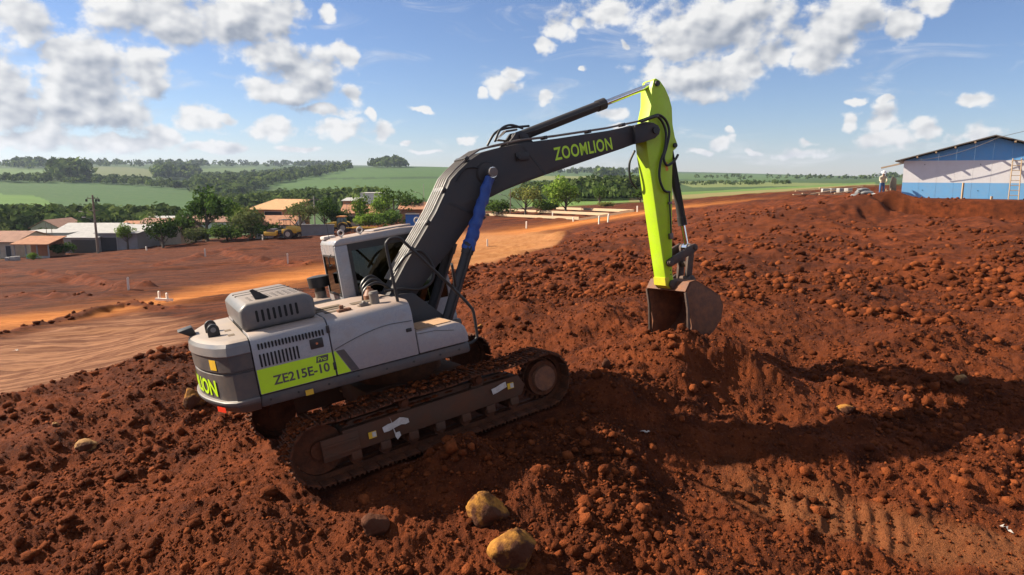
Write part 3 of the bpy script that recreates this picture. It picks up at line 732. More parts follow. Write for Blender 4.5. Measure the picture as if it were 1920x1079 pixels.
# --- counterweight
def cw_ring(z, inset):
    pts = []
    for i in range(25):
        y = -1.17 + 2.34 * i / 24
        pts.append((-2.875 + .27 * (y / 1.2) ** 2 + inset, y * (1 - inset * .5), z))
    L = [(-2.22, 1.34 - inset, z), ]
    R_ = [(-2.22, -1.34 + inset, z)]
    side = lambda s: [(-2.50 + inset * .6, s * (1.32 - inset), z), (-2.40, s * (1.335 - inset), z)]
    ring = pts + [side(1)[0], side(1)[1]] + L + R_ + [side(-1)[1], side(-1)[0]]
    return ring[::-1]
cw = MB().loft([cw_ring(z, i) for z, i in [(1.10, .16), (1.12, .10), (1.22, .012), (1.275, 0.0), (1.29, .02), (1.30, .03), (1.635, .03), (1.645, .05), (1.665, .05), (1.675, .022), (1.87, .018)]]).build('counterweight', M['cwdark'], exc, ang=.3)
MB().loft([cw_ring(z, i) for z, i in [(1.872, .010), (1.885, .0), (1.985, .012), (2.03, .04), (2.052, .085), (2.06, .13)]]).build('upper_shell', M['cap'], cw, ang=.42)
MB().loft([cw_ring(z, i) for z, i in [(1.245, -.004), (1.262, -.012), (1.288, -.012), (1.297, .0)]]).build('rear_highlight_band', M['hood'], cw, ang=.5)  # lighter grey band standing in for the highlight along the rear edge
# lettering bent round the rear
tx, ty, tf = text_mesh('ZOOMLION', .20, .03)
tx = tx * (1.75 / tx.max())
def rear_pt(y, off=.008): return -2.875 + .27 * (y / 1.2) ** 2 + .03 - off
mb = MB(); mb.add([(rear_pt(.78 - a), .78 - a, 1.355 + c) for a, c in zip(tx, ty)], tf)
mb.build('lettering', M['limed'], cw, smooth=False)
mb = MB(); yy = [-.93 - .16 * i / 4 for i in range(5)]
mb.add([(rear_pt(y, .012), y, z) for z in (1.70, 1.835) for y in yy], [(i + 1, i, i + 5, i + 6) for i in range(4)]); mb.build('warning_sticker', M['yellow'], cw, smooth=False)
mb = MB(); yy = [-.98 - .20 * i / 4 for i in range(5)]
mb.add([(rear_pt(y, -.008 if False else .05) , y, z) for z in (1.165, 1.235) for y in yy], [(i + 1, i, i + 5, i + 6) for i in range(4)]); mb.build('red_reflector', M['red'], cw, smooth=False)
for y in (-.55, -.05):                              # lifting eyes on top
    m_ = MB(); pr = []
    for i in range(13):
        a = math.pi * i / 12; pr.append((-2.55 + .075 * math.cos(a), 2.15 + .075 * math.sin(a)))
    pr += [(-2.625, 2.05), (-2.475, 2.05)]
    m_.prism(pr, y - .03, y + .03); eye = m_.build('lifting_eye', M['dark'], cw, bevel=.006)
    MB().cyl((-2.55, y - .032, 2.15), (-2.55, y + .032, 2.15), .034, n=14).build('eye_hole', M['cap'], cw)
    MB().bx(-2.40, -2.32, y - .30, y - .14, 2.056, 2.064).build('anti_slip_pad', M['deckplate'], cw)
MB().prism([(-2.97, 2.14), (-2.78, 2.17), (-2.74, 2.05), (-2.83, 2.05)], .02, .32).build('rear_camera_hood', M['dark'], cw, bevel=.012)

# --- house: frame skirt, doors, decks
house = MB().bx(-2.22, .72, -1.30, 1.30, 1.14, 1.30).build('slew_frame_skirt', M['cwdark'], exc, bevel=.03)
MB().bx(-1.85, .95, -.75, .75, 1.04, 1.14).build('slew_frame_belly', M['dark'], exc)
def side_panel(name, x0, x1, s, mat=M['panel']):
    yo = 1.35
    pr = [(s * yo, 1.315), (s * yo, 1.62), (s * (yo - .006), 1.90), (s * (yo - .03), 1.99), (s * (yo - .07), 2.05), (s * (yo - .13), 2.082), (s * (yo - .21), 2.092), (s * .66, 2.092), (s * .66, 1.315)]
    return MB().prism(pr, x0, x1, 'x').build(name, mat, exc, bevel=.010, ang=.7)
door = side_panel('engine_door', -2.205, -1.243, -1)
tank = side_panel('fuel_tank', -1.228, -.075, -1)
ldoor = side_panel('left_door', -2.205, -.70, 1)
MB().bx(-2.20, -.15, -.655, .655, 1.31, 2.06).build('engine_bay', M['dark'], exc)
MB().bx(-1.25, -.10, -.655, .30, 2.062, 2.085).build('walkway_deck', M['panel'], exc, bevel=.004)
YS = -1.3535
def decal(name, poly, mat, parent, off=0.0):
    mb = MB(); mb.add([(x, YS - off, z) for x, z in poly], [tuple(range(len(poly)))]); return mb.build(name, mat, parent, smooth=False)
decal('lime_stripe', [(-2.20, 1.325), (-1.248, 1.325), (-1.248, 1.64), (-2.20, 1.64)], M['limed'], door)
decal('lime_stripe', [(-1.222, 1.325), (-1.045, 1.325), (-1.20, 1.64), (-1.222, 1.64)], M['limed'], tank)
decal('charcoal_stripe', [(-1.035, 1.325), (-.93, 1.325), (-1.085, 1.64), (-1.19, 1.64)], M['cwdark'], tank)
flat_text('model_lettering', 'ZE215E-10', .115, (-2.03, YS - .002, 1.405), (1, 0, 0), (0, 0, 1), M['cwdark'], door, bold=.026, width=.72)
decal('badge', [(-1.47, 1.545), (-1.315, 1.545), (-1.298, 1.628), (-1.452, 1.628)], M['cwdark'], door, .002)
flat_text('badge_lettering', 'Pro', .05, (-1.445, YS - .004, 1.563), (1, 0, 0), (0, 0, 1), M['limed'], door, bold=.012, shear=.15, width=.115)
def slot(x, z0, z1, w, parent, y=YS):
    pr = []
    for i in range(7): a = math.pi * i / 6; pr.append((x + w / 2 * math.cos(a), z1 - w / 2 + w / 2 * math.sin(a)))
    for i in range(7): a = math.pi + math.pi * i / 6; pr.append((x + w / 2 * math.cos(a), z0 + w / 2 + w / 2 * math.sin(a)))
    return MB().prism(pr, y - .001, y + .02).build('vent_slot', M['slot'], parent)
for i in range(20): slot(-2.12 + i * .0425, 1.885, 1.965, .020, door)
for i in range(11): slot(-2.125 + i * .046, 1.66, 1.83, .022, door)
MB().bx(-1.50, -1.33, YS - .006, YS + .01, 1.735, 1.865).build('door_latch', M['dark'], door, bevel=.012)
MB().cyl((-1.415, YS - .012, 1.80), (-1.415, YS, 1.80), .016, n=12).build('door_lock', M['chrome'], door)
MB().box((-1.62, -1.338, 1.19), (.10, .01, .07)).build('tie_down_sticker', M['yellow'], house)
# tool box in front of the tank, with wooden-brown dusty step
tb = [(-.06, 1.315), (.70, 1.315), (.705, 1.42), (.675, 1.54), (.61, 1.61), (.54, 1.632), (-.06, 1.632)]
tool = MB().prism(tb, -1.345, -.62).build('tool_box', M['panel'], exc, bevel=.018, seg=3)
MB().bx(.0, .52, -1.22, -.72, 1.633, 1.645).build('step_plate', paint('dusty_step', (.40, .24, .13), .9, dust=.4, dustcol=(.2, .1, .05), scale=5), tool)
# far front corner under the cab and centre bracket
MB().bx(-.60, 1.32, .34, 1.30, 1.14, 1.33).build('cab_floor_frame', M['cwdark'], exc, bevel=.02)
MB().prism([(-.25, 1.14), (.95, 1.14), (.78, 1.55), (.30, 2.05), (-.20, 2.10), (-.30, 1.6)], -.42, -.37).build('boom_bracket', M['boom'], exc, bevel=.006)
MB().prism([(-.25, 1.14), (.95, 1.14), (.78, 1.55), (.30, 2.05), (-.20, 2.10), (-.30, 1.6)], .21, .26).build('boom_bracket', M['boom'], exc, bevel=.006)
dark_line = [(-1.20 + 1.10 * i / 16, YS - .001, 1.665 + .16 * math.sin(math.pi * .5 * min(1, i / 12)) - .02 * max(0, i - 12) / 4) for i in range(17)]
MB().tube(dark_line, .005, 5).build('thin_dark_line', M['cwdark'], tank)  # thin dark curved line across the tank side
MB().tube([(-.05, -1.349, 1.60), (.2, -1.349, 1.59), (.5, -1.349, 1.53)], .004, 5).build('thin_dark_line', M['cwdark'], tool)  # the dark line carries on along the tool box
for x in (-2.1, -1.75, -1.35, -.95, -.55, -.15, .25, .55): MB().cyl((x, -1.306, 1.22), (x, -1.296, 1.22), .016, n=8).build('skirt_bolt', M['dark'], house)
for z in (1.45, 1.95): MB().bx(-1.262, -1.222, YS - .008, YS + .01, z - .05, z + .05).build('door_hinge', M['dark'], door, bevel=.004)
MB().bx(-.20, -.12, YS - .006, YS + .01, 1.66, 1.71).build('tank_lock', M['dark'], tank, bevel=.006)
# --- engine hood
hz = MB().prism([(-2.235, 2.09), (-2.235, 2.36), (-2.20, 2.425), (-2.12, 2.455), (-1.42, 2.455), (-1.32, 2.42), (-1.28, 2.34), (-1.28, 2.09)], -1.05, .95)
hood = hz.build('engine_hood', M['hood'], exc, bevel=.075, seg=4, ang=.8)
for i in range(8): slot(-2.03 + i * .072, 2.19, 2.345, .032, hood, y=-1.0515)
for k in range(4):
    for i in range(9):
        x = -2.06 + i * .082
        MB().bx(x, x + .045, -.80 + k * .16, -.77 + k * .16, 2.45, 2.4575).build('hood_vent', M['slot'], hood)
fin = MB().prism([(-1.98, 2.455), (-1.80, 2.455), (-1.985, 2.60), (-2.03, 2.59)], -.78, -.76).build('hood_handle', M['dark'], hood)
for y in (.15, .48):
    MB().bx(-2.15, -1.38, y - .012, y + .012, 2.448, 2.460).build('hood_rib', M['dark'], hood)
# air pre-cleaner and deck fittings
ac = MB().cyl((-.78, 1.02, 2.09), (-.78, 1.02, 2.27), .085, n=20).cyl((-.78, 1.02, 2.27), (-.78, 1.02, 2.44), .165, .175, n=24).cyl((-.78, 1.02, 2.44), (-.78, 1.02, 2.455), .175, .10, n=24).build('air_cleaner', M['dark'], exc, ang=.7)
MB().cyl((-.78, 1.02, 2.092), (-.78, 1.02, 2.20), .09, n=20).build('air_cleaner_neck', M['pipe'], ac)
for x, y, l, w in [(-1.02, -.35, .42, .16), (-1.02, -.60, .42, .16), (-.98, -.87, .34, .14), (-.52, -.55, .34, .22), (-.55, -.92, .28, .12)]:
    MB().box((x, y, 2.0975), (l, w, .006)).build('anti_slip_pad', M['deckplate'], tank)
MB().cyl((-.46, -.98, 2.09), (-.46, -.98, 2.24), .065, n=18).cyl((-.46, -.98, 2.24), (-.46, -.98, 2.27), .072, .06, n=18).build('fuel_filler', M['pipe'], exc)
MB().cyl((-.36, -.42, 2.085), (-.36, -.42, 2.16), .10, n=18).cyl((-.36, -.42, 2.16), (-.36, -.42, 2.24), .10, .05, n=18).cyl((-.36, -.42, 2.24), (-.36, -.42, 2.28), .03, n=12).build('tank_breather', M['amber'], exc)
MB().box((-.92, -1.05, 2.11), (.18, .12, .035)).cyl((-.95, -1.05, 2.12), (-.95, -1.05, 2.18), .03, n=12).build('cap_lid', M['bucket'], exc, bevel=.006)
MB().box((-.62, -.98, 2.115), (.12, .08, .05)).cyl((-.62, -1.02, 2.14), (-.62, -.94, 2.14), .025, n=10).build('valve_block', M['steel'], exc, bevel=.006)
# pump hoses by the boom foot
for k in range(3):
    y0 = -.30 + k * .07
    MB().tube(smooth([(-.45 + .05 * k, y0, 2.06), (-.40, y0, 2.22 + .03 * k), (-.22, y0 + .02, 2.30 + .05 * k), (-.02, y0 + .04, 2.20), (.06, y0 + .05, 2.02)]), .022, 8).build('pump_hose', M['hose'], exc)

# --- cab
CX0, CX1, CY0, CY1 = -.575, 1.27, .37, 1.36
cab = MB().bx(CX0, CX1, CY0, CY1, 1.33, 1.46).build('cab', M['panel'], exc, bevel=.02)
roofp = [(CX0 - .01, 2.90), (CX0 + .03, 2.985), (CX0 + .12, 3.015), (.55, 3.03), (1.05, 2.985), (1.16, 2.90)]
roof = MB().prism(roofp, CY0 - .01, CY1 + .01).build('cab_roof', M['panel'], cab, bevel=.035, seg=3, ang=.8)
MB().prism([(CX0, 1.45), (-.36, 1.45), (-.36, 2.91), (CX0, 2.91)], CY0, CY0 + .07).build('rear_pillar', M['panel'], cab, bevel=.03, seg=3)
MB().prism([(CX0, 1.45), (-.40, 1.45), (-.40, 2.91), (CX0, 2.91)], CY1 - .07, CY1).build('rear_pillar', M['panel'], cab, bevel=.03, seg=3)
for ya, yb in ((CY0, CY0 + .06), (CY1 - .06, CY1)):
    MB().prism([(1.19, 1.45), (1.27, 1.45), (1.25, 1.95), (1.12, 2.92), (1.05, 2.92), (1.17, 1.95)], ya, yb).build('front_pillar', M['panel'], cab, bevel=.012)
MB().bx(CX0, CX0 + .05, CY0 + .07, CY1 - .07, 1.45, 2.10).build('rear_panel', M['panel'], cab)
MB().bx(CX0, CX0 + .05, CY0 + .07, CY1 - .07, 2.76, 2.91).build('rear_header', M['panel'], cab)
rw = MB().bx(CX0 + .01, CX0 + .022, CY0 + .07, CY1 - .07, 2.10, 2.76).build('rear_window', M['glass'], cab)
MB().bx(CX0 + .024, CX0 + .03, CY0 + .20, CY1 - .2, 2.15, 2.7).build('window_blind', paint('tan_blind', (.42, .24, .11), .8), cab)
for a in [(CY0 + .07, CY0 + .10, 2.1, 2.76), (CY1 - .10, CY1 - .07, 2.1, 2.76), (CY0 + .1, CY1 - .1, 2.10, 2.13), (CY0 + .1, CY1 - .1, 2.73, 2.76)]:
    MB().bx(CX0 - .004, CX0 + .012, *a).build('window_seal', M['dark'], cab)
sw = MB(); sw.prism([(-.36, 1.75), (1.17, 1.75), (1.17, 1.95), (1.06, 2.88), (-.36, 2.88)], CY0 + .02, CY0 + .028); sw.build('side_window', M['glass'], cab)
MB().prism([(-.36, 2.80), (1.08, 2.80), (1.06, 2.91), (-.36, 2.91)], CY0 + .005, CY0 + .019).build('window_seal', M['dark'], cab)
MB().bx(-.362, -.315, CY0 + .005, CY0 + .019, 1.75, 2.80).build('window_seal', M['dark'], cab)
MB().bx(-.36, 1.18, CY0 + .005, CY0 + .06, 1.46, 1.75).build('side_sill', M['panel'], cab)
sw = MB(); sw.prism([(-.36, 1.55), (1.17, 1.55), (1.17, 1.95), (1.06, 2.88), (-.36, 2.88)], CY1 - .03, CY1 - .022); sw.build('door_window', M['glass'], cab)
fw = MB(); fw.add([(1.245, CY0 + .06, 1.5), (1.245, CY1 - .06, 1.5), (1.10, CY1 - .06, 2.9), (1.10, CY0 + .06, 2.9)], [(0, 1, 2, 3)]); fw.build('windscreen', M['glass'], cab)
MB().bx(.30, .36, CY1 - .06, CY1, 1.46, 2.91).build('door_pillar', M['dark'], cab)
# inside: seat, console
seat = MB().bx(-.05, .45, .68, 1.12, 1.85, 1.98).prism([(-.10, 1.95), (.05, 1.95), (-.05, 2.62), (-.17, 2.60)], .70, 1.10).bx(-.16, -.06, .78, 1.02, 2.62, 2.80).build('driver_seat', M['dark'], cab, bevel=.03)
MB().bx(-.1, .5, .48, .62, 1.5, 2.08).bx(-.1, .5, 1.16, 1.28, 1.5, 2.05).cyl((.45, .55, 2.08), (.48, .55, 2.28), .02, n=8).build('control_console', M['dark'], cab, bevel=.02)
MB().bx(.95, 1.05, .46, .60, 2.2, 2.42).build('monitor', M['dark'], cab, bevel=.01)
# roof fittings
MB().bx(.15, .80, .58, 1.15, 3.025, 3.055).build('roof_hatch', M['panel'], roof, bevel=.015)
for x, y in [(-.40, .50), (-.10, .48), (.92, .60)]:
    ring = [(x + .045 * math.cos(a), y, 3.09 + .045 * math.sin(a)) for a in np.linspace(-math.pi / 2, 1.5 * math.pi, 13)]
    MB().tube(ring, .014, 6, caps=False).cyl((x, y, 2.99), (x, y, 3.05), .018, n=8).build('lifting_eye', M['white'], roof)
MB().bx(-.56, -.36, 1.05, 1.33, 3.0, 3.06).build('roof_antenna_base', M['white'], roof, bevel=.02)
MB().cyl((-.50, .95, 2.7), (-.49, .95, 3.35), .004, n=5).build('aerial', M['dark'], roof)
MB().tube([(-.60, .60, 2.62), (-.66, .52, 2.60), (-.66, .50, 2.74), (-.60, .56, 2.78)], .01, 6).build('rear_work_lamp_bracket', M['dark'], cab)

# --- handrail with mirror
hp = [(-.20, -1.2, 2.09), (-.215, -1.2, 2.55), (-.225, -1.2, 2.86), (-.20, -1.2, 2.93), (-.13, -1.2, 2.965), (-.02, -1.2, 2.945), (.05, -1.2, 2.87), (.40, -1.2, 2.42), (.72, -1.2, 2.0), (.87, -1.2, 1.78), (.905, -1.2, 1.68), (.905, -1.2, 1.36), (.88, -1.2, 1.29), (.80, -1.2, 1.25), (.66, -1.2, 1.235)]
hr = MB().tube(smooth(hp, 3), .022, 10).build('handrail', M['dark'], exc)
MB().tube([(.62, -1.2, 2.13), (.66, -1.24, 2.12), (.68, -1.26, 2.2)], .01, 6).build('mirror_arm', M['dark'], hr)
mm = MB().prism([(-.06, -.17), (.06, -.17), (.07, 0), (.05, .17), (-.05, .17), (-.07, 0)], -.018, .018)
mm.xform(Matrix.Translation((.66, -1.27, 2.30)) @ Matrix.Rotation(RAD(70), 4, 'Z') @ Matrix.Rotation(RAD(-14), 4, 'Y'))
mm.build('mirror', M['dark'], hr, bevel=.01)

# --- boom
top = [(5.186, 4.176), (4.403, 4.118), (3.309, 4.09), (2.637, 4.089), (2.114, 4.05), (1.858, 4.015), (1.657, 3.925), (1.42, 3.775), (1.264, 3.655), (1.17, 3.52), (.927, 3.189), (.569, 2.788), (.298, 2.495), (.10, 2.25)]
bot = [(.326, 1.93), (.612, 2.183), (.827, 2.379), (1.12, 2.60), (1.376, 2.842), (1.558, 3.007), (1.707, 3.153), (1.888, 3.281), (2.188, 3.366), (2.527, 3.435), (3.221, 3.552), (3.957, 3.667), (4.654, 3.774), (4.99, 3.835)]
bprof = top + [(-.06, 2.05), (-.07, 1.92), (-.01, 1.83), (.10, 1.80)] + bot + [(5.10, 4.02)]
boom = MB().prism(bprof, YC - .215, YC + .215).build('boom', M['boom'], exc, bevel=.018)
ear = [(4.93, 4.15), (5.20, 4.19), (5.36, 4.155), (5.46, 4.10), (5.50, 4.02), (5.46, 3.94), (5.36, 3.88), (5.05, 3.83), (4.90, 3.82)]
for s in (-1, 1):
    MB().prism(ear, YC + s * .185, YC + s * .295).build('tip_fork', M['boom'], boom, bevel=.012)
MB().cyl((5.366, YC - .33, 4.017), (5.366, YC + .33, 4.017), .06, n=20).build('tip_pin', M['dark'], boom)
for s in (-1, 1):
    MB().prism([(1.15, 3.30), (1.20, 3.32), (1.78, 2.98), (1.73, 2.95)], YC + s * .217, YC + s * .221).build('weld_seam', M['dark'], boom)
    MB().prism([(2.62, 4.03), (2.66, 4.03), (3.02, 3.53), (2.98, 3.52)], YC + s * .217, YC + s * .221).build('weld_seam', M['dark'], boom)
    MB().cyl((1.907, YC + s * .20, 3.675), (1.907, YC + s * .27, 3.675), .20, .17, n=24).build('cylinder_boss', M['boom'], boom)
MB().cyl((1.907, YC - .47, 3.675), (1.907, YC + .47, 3.675), .075, n=20).build('cylinder_pin', M['steel'], boom)
MB().bx(2.47, 2.72, YC - .245, YC - .216, 3.80, 3.94).cyl((2.5, YC - .25, 3.85), (2.5, YC - .30, 3.85), .03, n=10).build('work_lamp', M['dark'], boom, bevel=.01)
flat_text('lettering', 'ZOOMLION', .205, (3.22, YC - .2175, 3.735), (1, 0, .045), (-.045, 0, 1), M['limed'], boom, bold=.022, spacing=1.08, width=1.22)
MB().prism([(2.35, 4.06), (2.9, 4.08), (2.78, 4.25), (2.70, 4.29), (2.60, 4.28), (2.52, 4.2)], YC - .14, YC - .09).prism([(2.35, 4.06), (2.9, 4.08), (2.78, 4.25), (2.70, 4.29), (2.60, 4.28), (2.52, 4.2)], YC + .09, YC + .14).cyl((2.68, YC - .17, 4.20), (2.68, YC + .17, 4.20), .05, n=14).build('arm_cylinder_bracket', M['boom'], boom, bevel=.008)
# pipes on the boom back
def off_path(pts, d):
    out = []
    for i, p in enumerate(pts):
        a = Vector(pts[max(i - 1, 0)]); c = Vector(pts[min(i + 1, len(pts) - 1)]); t = (c - a).normalized(); nrm = Vector((-t.y, t.x))
        out.append((p[0] + nrm.x * d, p[1] + nrm.y * d))
    return out
tp = top[::-1]
for k in range(5):
    y = YC - .195 + k * .098
    path = off_path(tp[:11] if k > 1 else tp, .05)
    pts = [(x, y, z) for x, z in path]
    if k > 1: pts += [(2.30, y, 4.20), (2.48, y * .8 + YC * .2, 4.32), (2.70, YC - .05 + .03 * k, 4.33)] if k < 4 else []
    MB().tube(pts, .017, 8).build('hydraulic_pipe', M['pipe'], boom)
for i, (x, z, a) in enumerate([(.45, 2.70, 48), (1.13, 3.52, 56), (.78, 3.06, 49), (1.60, 3.95, 30), (3.1, 4.13, 1), (4.0, 4.145, 2), (4.75, 4.19, 4)]):
    w = .44 if i < 4 else .13
    MB().box((x, YC - (.0 if i < 4 else .15), z), (.07, w, .06), Matrix.Rotation(-RAD(a), 3, 'Y')).build('pipe_clamp', M['dark'], boom, bevel=.006)
MB().tube(smooth([(.10, YC - .25, 2.42), (.30, YC - .30, 2.62), (.52, YC - .31, 2.66), (.66, YC - .31, 2.50), (.70, YC - .31, 2.30), (.62, YC - .31, 2.14), (.42, YC - .31, 2.08), (.15, YC - .31, 2.14), (-.12, YC - .30, 2.16)]), .022, 8).build('boom_hose', M['hose'], boom)
MB().tube(smooth([(2.12, YC - .25, 4.16), (2.28, YC - .20, 4.34), (2.50, YC - .15, 4.40), (2.75, YC - .1, 4.33)]), .02, 8).build('boom_hose', M['hose'], boom)
MB().tube(smooth([(2.05, YC - .1, 4.12), (2.22, YC - .1, 4.30), (2.45, YC - .08, 4.36), (2.9, YC - .06, 4.36)]), .02, 8).build('boom_hose', M['hose'], boom)
MB().tube(smooth([(1.35, YC - .225, 3.62), (1.5, YC - .23, 3.78), (1.68, YC - .23, 3.80), (1.84, YC - .26, 3.74)]), .012, 6).build('grease_line', M['hose'], boom)

# --- cylinders
def ram(name, a, b_, y, r, rodr, frac, cover=False):
    a = Vector((a[0], y, a[1])); b_ = Vector((b_[0], y, b_[1])); m_ = a.lerp(b_, frac); d = (b_ - a).normalized()
    o = MB().cyl(a, m_, r, n=20).cyl(m_ - d * .16, m_ + d * .01, r * 1.16, n=20).cyl(a - Vector((0, r * .9, 0)), a + Vector((0, r * .9, 0)), r * .95, n=18).build(name, M['boom'], exc)
    MB().cyl(m_, b_, rodr, n=16).cyl(b_ - Vector((0, rodr * 1.5, 0)), b_ + Vector((0, rodr * 1.5, 0)), rodr * 1.7, n=16).build('piston_rod', M['chrome'], o)
    MB().tube([a + d * .1 + Vector((-.02, -r - .01, .02)), a + d * .3 + Vector((0, -r - .03, 0)), m_ - d * .1 + Vector((0, -r - .03, 0)), m_ - d * .02 + Vector((0, -r, 0))], .014, 6).build('feed_pipe', M['hose'], o)
    if cover:
        g = np.random.default_rng(5); rings = []
        L = (b_ - m_).length; s0 = d.orthogonal().normalized(); s1 = d.cross(s0)
        for i in range(30):
            t = -.10 + (L - .03) * i / 29 + (.05 if i == 29 else 0)
            base = r * (1.22 - .30 * i / 29) + .007 * math.sin(i * 1.3) + (.012 if i < 11 else .002) * math.sin(i * 2.6 + .7 * math.sin(i))
            rings.append([m_ + d * t + s0 * ((base + .012 * math.sin(3 * q + i * .8) + g.normal(0, .004)) * math.cos(q)) + s1 * ((base + .012 * math.sin(3 * q + i * .8)) * math.sin(q)) for q in np.linspace(0, 2 * math.pi, 15)[:-1]])
        MB().loft(rings).build('blue_tarp_wrap', M['tarp'], o, ang=1.2)
    return o
ram('boom_cylinder', (.62, 1.26), (1.907, 3.675), YC - .37, .085, .05, .565, True)
ram('boom_cylinder', (.62, 1.26), (1.907, 3.675), YC + .37, .085, .05, .565, False)
ram('arm_cylinder', (2.68, 4.20), (5.641, 4.857), YC, .088, .052, .625)
ram('bucket_cylinder', (5.898, 3.704), (6.064, 1.73), YC, .075, .045, .77)

# --- arm
aprof = [(5.585, 4.93), (5.64, 4.955), (5.73, 4.905), (5.83, 4.767), (5.905, 4.59), (5.943, 4.40), (5.915, 4.10), (5.935, 3.86), (5.975, 3.73), (5.945, 3.65), (5.845, 3.60), (5.747, 3.05), (5.631, 2.26), (5.50, 1.35), (5.515, 1.12), (5.46, 1.04), (5.38, 1.06), (5.32, 1.20), (5.309, 1.52), (5.284, 2.32), (5.262, 3.12), (5.245, 3.6), (5.25, 3.84), (5.36, 4.24), (5.47, 4.5), (5.515, 4.77)]
arm = MB().prism(aprof, YC - .165, YC + .165).build('arm', M['lime'], exc, bevel=.014)
MB().cyl((5.641, YC - .20, 4.857), (5.641, YC + .20, 4.857), .05, n=16).build('head_pin', M['dark'], arm)
MB().cyl((5.898, YC - .20, 3.704), (5.898, YC + .20, 3.704), .045, n=16).build('bucket_cylinder_pin', M['dark'], arm)
MB().cyl((5.453, YC - .21, 1.123), (5.453, YC + .21, 1.123), .075, n=20).build('bucket_pin', M['link'], arm)
for z in (1.40, 1.32): MB().cyl((5.46, YC - .167, z), (5.46, YC - .16, z), .014, n=10).build('bolt_hole', M['dark'], arm)
MB().prism([(5.30, 1.13), (5.40, 1.05), (5.40, 1.28), (5.30, 1.28)], YC - .168, YC + .168).build('wear_plate', paint('worn_yellow_lime', (.55, .52, .02), .5, dust=.4, dustcol=(.35, .18, .06), scale=6), arm)
MB().prism([(5.62, 3.26), (5.68, 3.26), (5.68, 3.42), (5.62, 3.42)], YC - .1675, YC - .166).build('warning_sticker', paint('orange_sticker', (.75, .25, .01), .5), arm)
Ya = YC - .20
for pts in ([(5.02, Ya - .12, 4.21), (5.35, Ya - .12, 4.27), (5.55, Ya - .05, 4.28), (5.72, Ya - .02, 4.16), (5.76, Ya - .02, 3.95), (5.66, Ya - .02, 3.70), (5.56, Ya - .02, 3.50), (5.62, Ya - .02, 3.36), (5.80, Ya - .02, 3.42), (5.96, Ya + .04, 3.52)],
            [(5.02, Ya - .16, 4.19), (5.33, Ya - .16, 4.25), (5.50, Ya - .08, 4.24), (5.64, Ya - .03, 4.10), (5.67, Ya - .03, 3.92), (5.60, Ya - .03, 3.66), (5.46, Ya - .03, 3.42), (5.40, Ya - .03, 3.15), (5.47, Ya - .03, 2.92), (5.62, Ya - .01, 2.86)]):
    MB().tube(smooth(pts), .024, 8).build('arm_hose', M['hose'], arm)
MB().tube([(5.62, Ya, 2.88), (5.60, Ya, 2.7), (5.56, Ya, 2.2), (5.54, Ya, 2.02)], .016, 6).build('arm_pipe', M['hose'], arm)
MB().box((5.60, Ya, 2.66), (.07, .05, .05)).box((5.535, Ya, 2.04), (.08, .06, .11)).build('pipe_clamp', M['steel'], arm, bevel=.006)
MB().tube(smooth([(5.25, YC + .2, 3.72), (5.12, YC + .24, 3.5), (5.10, YC + .24, 3.2), (5.20, YC + .2, 3.0)]), .022, 8).build('arm_hose', M['hose'], arm)

# --- linkage and bucket
def bar(mb, a, b_, w, y0, y1):
    a = Vector(a); b_ = Vector(b_); d = (b_ - a).normalized(); nn = Vector((-d.y, d.x)); pr = []
    for i in range(9): q = math.pi / 2 + math.pi * i / 8; pr.append(tuple(a + d * (w * math.cos(q)) + nn * (w * math.sin(q))))
    for i in range(9): q = -math.pi / 2 + math.pi * i / 8; pr.append(tuple(b_ + d * (w * math.cos(q)) + nn * (w * math.sin(q))))
    return mb.prism(pr, y0, y1)
for s in (-1, 1):
    bar(MB(), (5.437, 1.549), (6.064, 1.73), .075, YC + s * .175, YC + s * .235).cyl((5.437, YC + s * .16, 1.549), (5.437, YC + s * .26, 1.549), .055, n=16).build('tipping_link', M['link'], exc, bevel=.008)
hl = MB()
for s in (-1, 1): bar(hl, (6.064, 1.73), (5.905, 1.149), .07, YC + s * .09, YC + s * .15)
hl.box((5.98, YC, 1.42), (.09, .2, .10)).cyl((6.064, YC - .26, 1.73), (6.064, YC + .26, 1.73), .045, n=14).cyl((5.905, YC - .24, 1.149), (5.905, YC + .24, 1.149), .05, n=14)
hl.build('bucket_link', M['link'], exc, bevel=.006)
by0, by1 = YC - .56, YC + .56
sh = [(5.44, 1.0), (5.56, 1.15), (5.68, 1.155), (5.83, 1.055), (6.04, .895), (6.216, .765), (6.274, .565), (6.20, .344), (6.01, .177), (5.776, .048), (5.60, .0), (5.40, .015)]
inn = off_path(sh, .035)
bucket = MB().prism(sh + inn[::-1], by0, by1).build('bucket', M['bucket'], exc, bevel=.0, ang=.5)
sp = sh + [(5.47, .35), (5.455, .675)]
for y in (by0, by1):
    MB().prism(sp, y - .014, y + .014).build('side_plate', M['bucket'], bucket, bevel=.004)
    MB().prism([(5.40, .015), (5.455, .675), (5.44, 1.0), (5.40, 1.0), (5.41, .675), (5.33, .03)], y - .024, y + .024).build('side_edge', M['link'], bucket, bevel=.006)
for i in range(5):
    y = by0 + .06 + (by1 - by0 - .12) * i / 4
    MB().prism([(5.44, .055), (5.42, -.012), (5.22, -.02), (5.21, .0), (5.36, .06)], y - .045, y + .045).build('tooth', M['steel'], bucket, bevel=.008)
for s in (-1, 1):
    MB().prism([(5.36, 1.14), (5.40, 1.05), (5.62, .98), (5.95, .92), (6.0, 1.12), (5.95, 1.22), (5.86, 1.21), (5.70, 1.13), (5.52, 1.20), (5.42, 1.22)], YC + s * .18, YC + s * .235).build('hinge_ear', M['link'], bucket, bevel=.008)

